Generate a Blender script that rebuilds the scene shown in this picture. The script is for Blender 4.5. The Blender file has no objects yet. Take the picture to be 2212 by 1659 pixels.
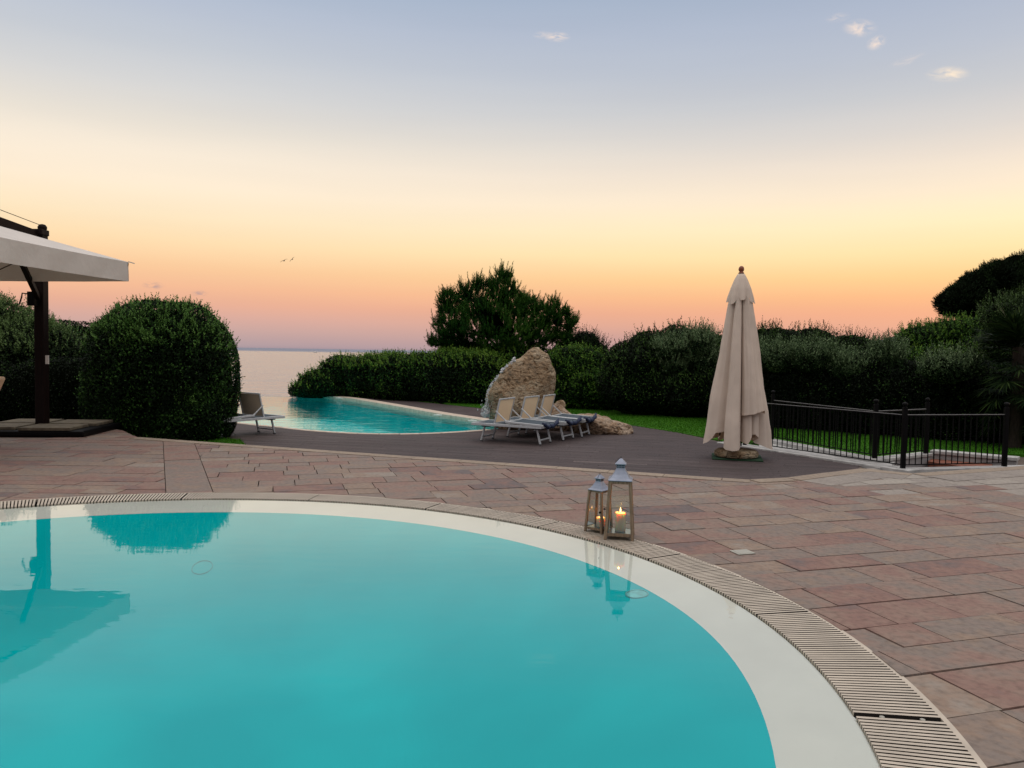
import bpy, bmesh, math, random
import numpy as np
from mathutils import Vector, Matrix, noise
random.seed(4)
R = math.radians
PI = math.pi
scene = bpy.context.scene
col = scene.collection

# ------------------------------------------------------------------ camera and picture geometry
W, HH, F = 2212.0, 1659.0, 1661.0
CAMZ = 1.55
LOW = -0.28            # the deck, lawns and far pool lie a step below the paving
ROLL, PITCH = R(0.92), math.atan((829.5 - 760) / 1661.0)
_c, _s, _cp, _sp = math.cos(ROLL), math.sin(ROLL), math.cos(PITCH), math.sin(PITCH)

def ray(x, y):
    u = x - W / 2; v = -(y - HH / 2)
    u2 = u * _c - v * _s; v2 = u * _s + v * _c
    return Vector((u2, F * _cp + v2 * _sp, -F * _sp + v2 * _cp))

def G(x, y, z=0.0):            # where a sight line meets the level z
    d = ray(x, y); t = (z - CAMZ) / d.z
    return Vector((d.x * t, d.y * t, z))

def P(x, y, D):                # the point of a sight line at distance D in front
    d = ray(x, y); t = D / d.y
    return Vector((d.x * t, D, CAMZ + d.z * t))

cam_d = bpy.data.cameras.new('camera'); cam = bpy.data.objects.new('camera', cam_d); col.objects.link(cam)
right = Vector((_c, _s * _sp, _s * _cp)); up = Vector((-_s, _c * _sp, _c * _cp)); fwd = Vector((0, _cp, -_sp))
cam.matrix_world = Matrix(((right.x, up.x, -fwd.x, 0), (right.y, up.y, -fwd.y, 0), (right.z, up.z, -fwd.z, CAMZ), (0, 0, 0, 1)))
cam_d.sensor_width = 36; cam_d.lens = F / W * 36
cam_d.clip_start = 0.05; cam_d.clip_end = 60000
scene.camera = cam

# ------------------------------------------------------------------ materials
def new_mat(name):
    m = bpy.data.materials.new(name); m.use_nodes = True
    nt = m.node_tree; nt.nodes.clear()
    out = nt.nodes.new('ShaderNodeOutputMaterial')
    return m, nt, out

def node(nt, kind, **kw):
    n = nt.nodes.new(kind)
    for k, v in kw.items():
        if k.startswith('in_'): n.inputs[k[3:].replace('_', ' ')].default_value = v
        else: setattr(n, k, v)
    return n

def ramp(nt, fac, stops, interp='LINEAR'):
    r = nt.nodes.new('ShaderNodeValToRGB'); r.color_ramp.interpolation = interp
    e = r.color_ramp.elements
    while len(e) > 1: e.remove(e[-1])
    e[0].position = stops[0][0]; e[0].color = (*stops[0][1], 1)
    for p, c in stops[1:]:
        q = e.new(p); q.color = (*c, 1)
    nt.links.new(fac, r.inputs['Fac'])
    return r.outputs['Color']

def simple(name, c, rough=0.6, metal=0.0, var=0.25, scale=12.0, bump=0.15, stretch=(1, 1, 1), spec=0.4, bscale=None, bdist=0.01):
    """one colour broken up by noise, with a matching fine relief"""
    m, nt, out = new_mat(name); L = nt.links
    tc = node(nt, 'ShaderNodeTexCoord'); mp = node(nt, 'ShaderNodeMapping'); mp.inputs['Scale'].default_value = stretch
    L.new(tc.outputs['Object'], mp.inputs['Vector'])
    n1 = node(nt, 'ShaderNodeTexNoise'); n1.inputs['Scale'].default_value = scale; n1.inputs['Detail'].default_value = 6
    L.new(mp.outputs['Vector'], n1.inputs['Vector'])
    lo = tuple(x * (1 - var) for x in c); hi = tuple(min(1, x * (1 + var)) for x in c)
    colr = ramp(nt, n1.outputs['Fac'], [(0.3, lo), (0.7, hi)])
    b = node(nt, 'ShaderNodeBsdfPrincipled')
    b.inputs['Roughness'].default_value = rough; b.inputs['Metallic'].default_value = metal
    b.inputs['Specular IOR Level'].default_value = spec
    L.new(colr, b.inputs['Base Color'])
    if bump:
        n2 = node(nt, 'ShaderNodeTexNoise'); n2.inputs['Scale'].default_value = bscale or scale * 4; n2.inputs['Detail'].default_value = 4
        L.new(mp.outputs['Vector'], n2.inputs['Vector'])
        bp = node(nt, 'ShaderNodeBump'); bp.inputs['Strength'].default_value = bump; bp.inputs['Distance'].default_value = bdist
        L.new(n2.outputs['Fac'], bp.inputs['Height']); L.new(bp.outputs['Normal'], b.inputs['Normal'])
    L.new(b.outputs['BSDF'], out.inputs['Surface'])
    return m

def leaf_mat(name, stops, rough=0.6, spec=0.10, trans=0.2):
    m, nt, out = new_mat(name); L = nt.links
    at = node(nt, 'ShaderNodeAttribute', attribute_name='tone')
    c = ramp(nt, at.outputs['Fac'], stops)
    b = node(nt, 'ShaderNodeBsdfPrincipled'); b.inputs['Roughness'].default_value = rough; b.inputs['Specular IOR Level'].default_value = spec
    L.new(c, b.inputs['Base Color'])
    t = node(nt, 'ShaderNodeBsdfTranslucent'); L.new(c, t.inputs['Color'])
    mx = node(nt, 'ShaderNodeMixShader'); mx.inputs['Fac'].default_value = trans
    L.new(b.outputs['BSDF'], mx.inputs[1]); L.new(t.outputs['BSDF'], mx.inputs[2])
    L.new(mx.outputs['Shader'], out.inputs['Surface'])
    return m

def tile_mat(name, stops, rough=0.75, scale=3.0, spec=0.3):
    """paving: every stone has its own tone, blotched and pitted"""
    m, nt, out = new_mat(name); L = nt.links
    at = node(nt, 'ShaderNodeAttribute', attribute_name='tone')
    tc = node(nt, 'ShaderNodeTexCoord')
    n1 = node(nt, 'ShaderNodeTexNoise'); n1.inputs['Scale'].default_value = scale; n1.inputs['Detail'].default_value = 8; n1.inputs['Roughness'].default_value = 0.62
    L.new(tc.outputs['Object'], n1.inputs['Vector'])
    a = node(nt, 'ShaderNodeMath', operation='MULTIPLY_ADD'); a.inputs[1].default_value = 1.3; a.inputs[2].default_value = -0.65
    L.new(n1.outputs['Fac'], a.inputs[0])
    s = node(nt, 'ShaderNodeMath', operation='ADD'); L.new(at.outputs['Fac'], s.inputs[0]); L.new(a.outputs[0], s.inputs[1])
    c = ramp(nt, s.outputs[0], stops)
    n3 = node(nt, 'ShaderNodeTexNoise'); n3.inputs['Scale'].default_value = 22; n3.inputs['Detail'].default_value = 8
    L.new(tc.outputs['Object'], n3.inputs['Vector'])
    dk = ramp(nt, n3.outputs['Fac'], [(0.25, (0.55, 0.55, 0.55)), (0.52, (1, 1, 1)), (0.8, (1.15, 1.15, 1.15))])
    mul = node(nt, 'ShaderNodeMix', data_type='RGBA', blend_type='MULTIPLY'); mul.inputs['Factor'].default_value = 0.75
    L.new(c, mul.inputs[6]); L.new(dk, mul.inputs[7])
    b = node(nt, 'ShaderNodeBsdfPrincipled'); b.inputs['Specular IOR Level'].default_value = spec
    L.new(mul.outputs[2], b.inputs['Base Color'])
    rr = node(nt, 'ShaderNodeMapRange'); rr.inputs['To Min'].default_value = rough - 0.2; rr.inputs['To Max'].default_value = rough + 0.15
    L.new(n1.outputs['Fac'], rr.inputs['Value']); L.new(rr.outputs['Result'], b.inputs['Roughness'])
    n2 = node(nt, 'ShaderNodeTexNoise'); n2.inputs['Scale'].default_value = 35; n2.inputs['Detail'].default_value = 6
    L.new(tc.outputs['Object'], n2.inputs['Vector'])
    bp = node(nt, 'ShaderNodeBump'); bp.inputs['Strength'].default_value = 0.35; bp.inputs['Distance'].default_value = 0.012
    L.new(n2.outputs['Fac'], bp.inputs['Height']); L.new(bp.outputs['Normal'], b.inputs['Normal'])
    L.new(b.outputs['BSDF'], out.inputs['Surface'])
    return m

def water_mat(name, bump_layers, tint=(0.8, 0.97, 0.97), refl=1.0, murk=None):
    """clear water: what lies below shows through, the sky shows by Fresnel"""
    m, nt, out = new_mat(name); L = nt.links
    tc = node(nt, 'ShaderNodeTexCoord')
    prev = None
    for scale, stretch, strength, dist, detail in bump_layers:
        mp = node(nt, 'ShaderNodeMapping'); mp.inputs['Scale'].default_value = stretch; L.new(tc.outputs['Object'], mp.inputs['Vector'])
        n = node(nt, 'ShaderNodeTexNoise'); n.inputs['Scale'].default_value = scale; n.inputs['Detail'].default_value = detail
        L.new(mp.outputs['Vector'], n.inputs['Vector'])
        bp = node(nt, 'ShaderNodeBump'); bp.inputs['Strength'].default_value = strength; bp.inputs['Distance'].default_value = dist
        L.new(n.outputs['Fac'], bp.inputs['Height'])
        if prev: L.new(prev, bp.inputs['Normal'])
        prev = bp.outputs['Normal']
    fr = node(nt, 'ShaderNodeFresnel'); fr.inputs['IOR'].default_value = 1.33
    gl = node(nt, 'ShaderNodeBsdfGlossy'); gl.inputs['Roughness'].default_value = 0.0
    gl.inputs['Color'].default_value = (refl, refl, refl, 1)
    if prev: L.new(prev, fr.inputs['Normal']); L.new(prev, gl.inputs['Normal'])
    tr = node(nt, 'ShaderNodeBsdfTransparent'); tr.inputs['Color'].default_value = (*tint, 1)
    mx = node(nt, 'ShaderNodeMixShader')
    L.new(fr.outputs['Fac'], mx.inputs['Fac']); L.new(tr.outputs['BSDF'], mx.inputs[1]); L.new(gl.outputs['BSDF'], mx.inputs[2])
    L.new(mx.outputs['Shader'], out.inputs['Surface'])
    return m

M = {}
M['tile'] = tile_mat('paving_stone', [(0.0, (0.125, 0.10, 0.098)), (0.22, (0.205, 0.120, 0.100)), (0.42, (0.222, 0.152, 0.124)), (0.6, (0.182, 0.150, 0.132)), (0.8, (0.235, 0.170, 0.130)), (1.0, (0.25, 0.215, 0.185))])
M['pale_tile'] = tile_mat('pale_paving_stone', [(0.0, (0.19, 0.165, 0.15)), (0.5, (0.25, 0.22, 0.195)), (1.0, (0.31, 0.28, 0.245))])
M['border_tile'] = tile_mat('border_stone', [(0.0, (0.21, 0.165, 0.13)), (0.5, (0.27, 0.215, 0.165)), (1.0, (0.32, 0.26, 0.205))])
M['deck'] = tile_mat('dark_deck_plank', [(0.0, (0.040, 0.030, 0.030)), (0.5, (0.062, 0.046, 0.047)), (0.85, (0.085, 0.066, 0.066)), (1.0, (0.13, 0.105, 0.10))], rough=0.75, scale=1.6)
M['soil'] = simple('joint_soil', (0.095, 0.075, 0.062), 0.9, var=0.4, scale=20)
M['grate'] = simple('grate_plastic', (0.46, 0.405, 0.335), 0.55, var=0.14, scale=5, bump=0.08)
M['gutter'] = simple('gutter_gap_shade', (0.015, 0.012, 0.010), 0.9)  # near-black colour paints the shade under and between the slats
M['lip'] = simple('pool_lip_resin', (0.80, 0.76, 0.70), 0.35, var=0.05, scale=2, bump=0.02)
M['coping'] = simple('coping_stone', (0.50, 0.42, 0.34), 0.7, var=0.2, scale=9, bump=0.3)
M['white_stone'] = simple('white_stone', (0.40, 0.40, 0.395), 0.75, var=0.22, scale=7, bump=0.35)
M['grey_render'] = simple('grey_wall_render', (0.32, 0.31, 0.31), 0.85, var=0.15, scale=5, bump=0.3)
M['terracotta'] = simple('terracotta_tread', (0.17, 0.055, 0.03), 0.75, var=0.45, scale=11, bump=0.3)
M['iron'] = simple('black_iron', (0.004, 0.004, 0.0045), 0.5, metal=0.0, var=0.2, bump=0.1, spec=0.08)
M['cable'] = simple('pale_handrail', (0.30, 0.30, 0.30), 0.4, var=0.1)
M['alu'] = simple('brushed_aluminium', (0.56, 0.59, 0.61), 0.40, metal=0.35, var=0.1, scale=30, bump=0.05)
M['alu_dark'] = simple('dark_bracket', (0.03, 0.03, 0.035), 0.5)
M['sling_grey'] = simple('grey_mesh_fabric', (0.075, 0.095, 0.115), 0.9, spec=0.08, var=0.1, scale=40, bump=0.3, bscale=400, bdist=0.002)
M['sling_tan'] = simple('tan_mesh_fabric', (0.62, 0.50, 0.37), 0.8, var=0.08, scale=40, bump=0.3, bscale=400, bdist=0.002)
M['navy'] = simple('navy_fabric', (0.012, 0.022, 0.06), 0.7, var=0.3, scale=20, bump=0.2)
M['wood_grey'] = simple('weathered_wood', (0.20, 0.145, 0.095), 0.7, var=0.35, scale=14, stretch=(6, 6, 0.5), bump=0.3)
M['zinc'] = simple('galvanised_roof', (0.24, 0.27, 0.345), 0.42, metal=0.45, var=0.14, scale=18, bump=0.06)
M['dark_wood'] = simple('dark_brown_wood', (0.008, 0.0035, 0.003), 0.6, spec=0.12, var=0.35, scale=12, stretch=(5, 5, 0.4), bump=0.2)
M['finial'] = simple('varnished_finial', (0.22, 0.06, 0.025), 0.35, var=0.2, scale=20, bump=0)
M['tray'] = simple('lantern_tray', (0.42, 0.48, 0.52), 0.2, metal=0.5, var=0.1, bump=0)
M['white'] = simple('white_plastic', (0.70, 0.68, 0.64), 0.4, var=0.05, bump=0)
M['plate'] = simple('pale_cover_plate', (0.33, 0.33, 0.29), 0.5, var=0.1, bump=0.05)
M['mat_green'] = simple('green_mat', (0.012, 0.045, 0.02), 0.95, var=0.3, scale=60, bump=0.5)
M['bark'] = simple('bark', (0.030, 0.022, 0.016), 0.9, var=0.4, scale=15, stretch=(3, 3, 0.6), bump=0.6)
M['boat'] = simple('boat_paint', (0.75, 0.74, 0.72), 0.4, var=0.05)
M['bird'] = simple('gull_feathers', (0.22, 0.18, 0.13), 0.8, var=0.2)
M['rope'] = simple('dark_rope', (0.09, 0.075, 0.06), 0.9)
M['core'] = simple('foliage_core_shade', (0.002, 0.003, 0.0015), 0.95, var=0.4, scale=8, bump=0, spec=0.0)  # solid core, its near-black colour painting the shade deep in the foliage
M['slab'] = simple('base_slab', (0.12, 0.10, 0.068), 0.85, var=0.4, scale=9, bump=0.5)

def wax_mat():
    m, nt, out = new_mat('candle_wax'); L = nt.links
    b = node(nt, 'ShaderNodeBsdfPrincipled'); b.inputs['Base Color'].default_value = (0.80, 0.72, 0.58, 1)
    b.inputs['Roughness'].default_value = 0.45
    b.inputs['Subsurface Weight'].default_value = 1.0; b.inputs['Subsurface Radius'].default_value = (1.0, 0.58, 0.30); b.inputs['Subsurface Scale'].default_value = 0.05
    L.new(b.outputs['BSDF'], out.inputs['Surface']); return m
M['wax'] = wax_mat()
def flame_mat():
    m, nt, out = new_mat('candle_flame'); L = nt.links
    e = node(nt, 'ShaderNodeEmission'); e.inputs['Color'].default_value = (1, 0.62, 0.22, 1); e.inputs['Strength'].default_value = 7.0
    L.new(e.outputs['Emission'], out.inputs['Surface']); return m
M['flame'] = flame_mat()
def glass_mat():
    m, nt, out = new_mat('pane_glass'); L = nt.links
    fr = node(nt, 'ShaderNodeFresnel'); fr.inputs['IOR'].default_value = 1.5
    gl = node(nt, 'ShaderNodeBsdfGlossy'); gl.inputs['Roughness'].default_value = 0.01
    tr = node(nt, 'ShaderNodeBsdfTransparent'); tr.inputs['Color'].default_value = (0.93, 0.95, 0.92, 1)
    mx = node(nt, 'ShaderNodeMixShader')
    L.new(fr.outputs['Fac'], mx.inputs['Fac']); L.new(tr.outputs['BSDF'], mx.inputs[1]); L.new(gl.outputs['BSDF'], mx.inputs[2])
    L.new(mx.outputs['Shader'], out.inputs['Surface']); return m
M['glass'] = glass_mat()
def fabric_mat(name, c, trans, tcol=None):
    m, nt, out = new_mat(name); L = nt.links
    tc = node(nt, 'ShaderNodeTexCoord')
    n1 = node(nt, 'ShaderNodeTexNoise'); n1.inputs['Scale'].default_value = 3; n1.inputs['Detail'].default_value = 7; L.new(tc.outputs['Object'], n1.inputs['Vector'])
    cc = ramp(nt, n1.outputs['Fac'], [(0.3, tuple(x * 0.9 for x in c)), (0.7, c)])
    n2 = node(nt, 'ShaderNodeTexNoise'); n2.inputs['Scale'].default_value = 9; n2.inputs['Detail'].default_value = 5; L.new(tc.outputs['Object'], n2.inputs['Vector'])
    bp = node(nt, 'ShaderNodeBump'); bp.inputs['Strength'].default_value = 0.25; bp.inputs['Distance'].default_value = 0.03; L.new(n2.outputs['Fac'], bp.inputs['Height'])
    b = node(nt, 'ShaderNodeBsdfPrincipled'); b.inputs['Roughness'].default_value = 0.9; b.inputs['Specular IOR Level'].default_value = 0.1
    L.new(cc, b.inputs['Base Color']); L.new(bp.outputs['Normal'], b.inputs['Normal'])
    t = node(nt, 'ShaderNodeBsdfTranslucent'); t.inputs['Color'].default_value = (*(tcol or c), 1)
    mx = node(nt, 'ShaderNodeMixShader'); mx.inputs['Fac'].default_value = trans
    L.new(b.outputs['BSDF'], mx.inputs[1]); L.new(t.outputs['BSDF'], mx.inputs[2]); L.new(mx.outputs['Shader'], out.inputs['Surface'])
    return m
M['canvas'] = fabric_mat('cream_canvas', (0.70, 0.60, 0.515), 0.12, (0.6, 0.38, 0.22))
M['sling'] = fabric_mat('beige_mesh_fabric', (0.74, 0.58, 0.42), 0.35, (0.78, 0.56, 0.34))
M['canvas_white'] = fabric_mat('white_canvas', (0.66, 0.63, 0.60), 0.12, (0.6, 0.5, 0.38))

def liner_mat(name, c1, c2):
    m, nt, out = new_mat(name); L = nt.links
    tc = node(nt, 'ShaderNodeTexCoord')
    n1 = node(nt, 'ShaderNodeTexNoise'); n1.inputs['Scale'].default_value = 0.7; n1.inputs['Detail'].default_value = 3; L.new(tc.outputs['Object'], n1.inputs['Vector'])
    c = ramp(nt, n1.outputs['Fac'], [(0.35, c1), (0.65, c2)])
    b = node(nt, 'ShaderNodeBsdfPrincipled'); b.inputs['Roughness'].default_value = 0.7; b.inputs['Specular IOR Level'].default_value = 0.0
    L.new(c, b.inputs['Base Color']); L.new(b.outputs['BSDF'], out.inputs['Surface']); return m
M['liner'] = liner_mat('turquoise_liner', (0.0, 0.47, 0.52), (0.0, 0.56, 0.60))
M['liner_far'] = liner_mat('aqua_liner', (0.01, 0.80, 0.86), (0.05, 0.88, 0.92))
M['liner_pale'] = liner_mat('pale_aqua_liner', (0.28, 0.66, 0.64), (0.36, 0.70, 0.66))
M['water'] = water_mat('calm_water', [(1.1, (1, 1, 1), 0.08, 0.02, 2), (5.0, (0.6, 1.6, 1), 0.11, 0.005, 3)], tint=(0.93, 0.985, 0.985))
M['water_far'] = water_mat('rippled_water', [(0.9, (0.8, 1.3, 1), 0.15, 0.02, 2), (2.4, (0.5, 1.6, 1), 0.7, 0.020, 3)], tint=(0.97, 1.0, 1.0))

def sea_mat():
    m, nt, out = new_mat('sea_water'); L = nt.links
    tc = node(nt, 'ShaderNodeTexCoord')
    prev = None
    for scale, st, strength, dist in ((0.02, (0.35, 2.2, 1), 0.5, 3.0), (0.13, (0.30, 2.4, 1), 0.9, 1.7), (1.2, (0.6, 1.4, 1), 0.5, 0.12)):
        mp = node(nt, 'ShaderNodeMapping'); mp.inputs['Scale'].default_value = st; L.new(tc.outputs['Object'], mp.inputs['Vector'])
        n = node(nt, 'ShaderNodeTexNoise'); n.inputs['Scale'].default_value = scale; n.inputs['Detail'].default_value = 3; L.new(mp.outputs['Vector'], n.inputs['Vector'])
        bp = node(nt, 'ShaderNodeBump'); bp.inputs['Strength'].default_value = strength; bp.inputs['Distance'].default_value = dist
        L.new(n.outputs['Fac'], bp.inputs['Height'])
        if prev: L.new(prev, bp.inputs['Normal'])
        prev = bp.outputs['Normal']
    b = node(nt, 'ShaderNodeBsdfPrincipled'); b.inputs['Base Color'].default_value = (0.26, 0.24, 0.225, 1)
    b.inputs['Roughness'].default_value = 0.18; b.inputs['IOR'].default_value = 1.6
    L.new(prev, b.inputs['Normal'])
    # beyond the lee of the coast the wind roughens the surface: duller, darker water
    w_ = node(nt, 'ShaderNodeBsdfPrincipled'); w_.inputs['Base Color'].default_value = (0.17, 0.19, 0.26, 1); w_.inputs['Roughness'].default_value = 0.55; w_.inputs['Specular IOR Level'].default_value = 0.12
    sp_ = node(nt, 'ShaderNodeSeparateXYZ'); L.new(tc.outputs['Object'], sp_.inputs[0])
    wn = node(nt, 'ShaderNodeTexNoise'); wn.inputs['Scale'].default_value = 0.0016; wn.inputs['Detail'].default_value = 4; L.new(tc.outputs['Object'], wn.inputs['Vector'])
    ma = node(nt, 'ShaderNodeMath', operation='MULTIPLY_ADD'); ma.inputs[1].default_value = 900; L.new(wn.outputs['Fac'], ma.inputs[0]); L.new(sp_.outputs['Y'], ma.inputs[2])
    mr_ = node(nt, 'ShaderNodeMapRange', interpolation_type='SMOOTHSTEP'); mr_.inputs['From Min'].default_value = 2000; mr_.inputs['From Max'].default_value = 3100; L.new(ma.outputs[0], mr_.inputs['Value'])
    mx_ = node(nt, 'ShaderNodeMixShader'); L.new(mr_.outputs['Result'], mx_.inputs['Fac']); L.new(b.outputs['BSDF'], mx_.inputs[1]); L.new(w_.outputs['BSDF'], mx_.inputs[2])
    L.new(mx_.outputs['Shader'], out.inputs['Surface']); return m
M['sea'] = sea_mat()

def rock_mat(name, c):
    m, nt, out = new_mat(name); L = nt.links
    tc = node(nt, 'ShaderNodeTexCoord')
    n1 = node(nt, 'ShaderNodeTexNoise'); n1.inputs['Scale'].default_value = 3.2; n1.inputs['Detail'].default_value = 10; n1.inputs['Roughness'].default_value = 0.65; L.new(tc.outputs['Object'], n1.inputs['Vector'])
    base = ramp(nt, n1.outputs['Fac'], [(0.32, tuple(x * 0.45 for x in c)), (0.45, (c[0] * 0.9, c[1] * 0.78, c[2] * 0.68)), (0.55, c), (0.75, tuple(min(1, x * 1.35) for x in c))])
    mp = node(nt, 'ShaderNodeMapping'); mp.inputs['Scale'].default_value = (1.0, 1.0, 1.35); L.new(tc.outputs['Object'], mp.inputs['Vector'])
    n2 = node(nt, 'ShaderNodeTexNoise'); n2.inputs['Scale'].default_value = 7; n2.inputs['Detail'].default_value = 8; n2.inputs['Distortion'].default_value = 1.2; L.new(mp.outputs['Vector'], n2.inputs['Vector'])
    pit = ramp(nt, n2.outputs['Fac'], [(0.33, (0.20, 0.16, 0.12)), (0.40, (0.62, 0.55, 0.46)), (0.47, (1, 1, 1))])
    mul = node(nt, 'ShaderNodeMix', data_type='RGBA', blend_type='MULTIPLY'); mul.inputs['Factor'].default_value = 0.85
    L.new(base, mul.inputs[6]); L.new(pit, mul.inputs[7])
    b = node(nt, 'ShaderNodeBsdfPrincipled'); b.inputs['Roughness'].default_value = 0.9; b.inputs['Specular IOR Level'].default_value = 0.2
    L.new(mul.outputs[2], b.inputs['Base Color'])
    bp = node(nt, 'ShaderNodeBump'); bp.inputs['Strength'].default_value = 1.0; bp.inputs['Distance'].default_value = 0.16; L.new(n2.outputs['Fac'], bp.inputs['Height'])
    bp2 = node(nt, 'ShaderNodeBump'); bp2.inputs['Strength'].default_value = 0.6; bp2.inputs['Distance'].default_value = 0.03
    n3 = node(nt, 'ShaderNodeTexNoise'); n3.inputs['Scale'].default_value = 30; n3.inputs['Detail'].default_value = 6; L.new(tc.outputs['Object'], n3.inputs['Vector'])
    L.new(n3.outputs['Fac'], bp2.inputs['Height']); L.new(bp.outputs['Normal'], bp2.inputs['Normal']); L.new(bp2.outputs['Normal'], b.inputs['Normal'])
    L.new(b.outputs['BSDF'], out.inputs['Surface']); return m
M['rock'] = rock_mat('limestone', (0.42, 0.34, 0.24))
M['rock_pink'] = rock_mat('pinkish_limestone', (0.40, 0.315, 0.24))
M['travertine'] = rock_mat('travertine', (0.30, 0.24, 0.165))

def lawn_mat():
    m, nt, out = new_mat('lawn_green'); L = nt.links
    tc = node(nt, 'ShaderNodeTexCoord')
    n1 = node(nt, 'ShaderNodeTexNoise'); n1.inputs['Scale'].default_value = 2.2; n1.inputs['Detail'].default_value = 8; n1.inputs['Roughness'].default_value = 0.7; L.new(tc.outputs['Object'], n1.inputs['Vector'])
    c = ramp(nt, n1.outputs['Fac'], [(0.3, (0.020, 0.085, 0.005)), (0.7, (0.045, 0.155, 0.009))])
    b = node(nt, 'ShaderNodeBsdfPrincipled'); b.inputs['Roughness'].default_value = 0.9; b.inputs['Specular IOR Level'].default_value = 0.1
    L.new(c, b.inputs['Base Color']); L.new(b.outputs['BSDF'], out.inputs['Surface']); return m
M['lawn'] = lawn_mat()
M['foam'] = simple('white_foam', (0.55, 0.57, 0.60), 0.3, var=0.1, bump=0.2)

LEAF = {
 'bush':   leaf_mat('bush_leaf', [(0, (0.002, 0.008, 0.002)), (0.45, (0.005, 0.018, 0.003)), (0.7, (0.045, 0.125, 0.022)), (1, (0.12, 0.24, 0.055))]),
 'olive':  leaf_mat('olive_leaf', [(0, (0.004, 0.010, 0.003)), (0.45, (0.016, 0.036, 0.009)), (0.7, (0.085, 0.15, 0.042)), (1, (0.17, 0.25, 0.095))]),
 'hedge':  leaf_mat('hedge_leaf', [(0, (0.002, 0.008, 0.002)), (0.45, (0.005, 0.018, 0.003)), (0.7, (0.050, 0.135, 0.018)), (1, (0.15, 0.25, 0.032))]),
 'dark':   leaf_mat('dark_leaf', [(0, (0.001, 0.004, 0.001)), (0.5, (0.0025, 0.007, 0.002)), (0.75, (0.018, 0.048, 0.009)), (1, (0.075, 0.145, 0.030))]),
 'silver': leaf_mat('silver_leaf', [(0, (0.006, 0.014, 0.005)), (0.45, (0.024, 0.050, 0.017)), (0.75, (0.135, 0.205, 0.095)), (1, (0.27, 0.35, 0.19))]),
 'pine':   leaf_mat('pine_needle', [(0, (0.005, 0.020, 0.004)), (0.5, (0.024, 0.085, 0.010)), (1, (0.095, 0.20, 0.026))]),
 'stone_pine': leaf_mat('stone_pine_needle', [(0, (0.003, 0.008, 0.003)), (0.5, (0.007, 0.018, 0.005)), (1, (0.020, 0.042, 0.010))]),
 'palm':   leaf_mat('palm_leaf', [(0, (0.004, 0.011, 0.003)), (0.5, (0.010, 0.026, 0.007)), (1, (0.05, 0.085, 0.022))]),
 'grass':  leaf_mat('grass_blade', [(0, (0.012, 0.055, 0.004)), (0.5, (0.045, 0.165, 0.009)), (1, (0.105, 0.25, 0.02))], trans=0.3),
}

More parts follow.
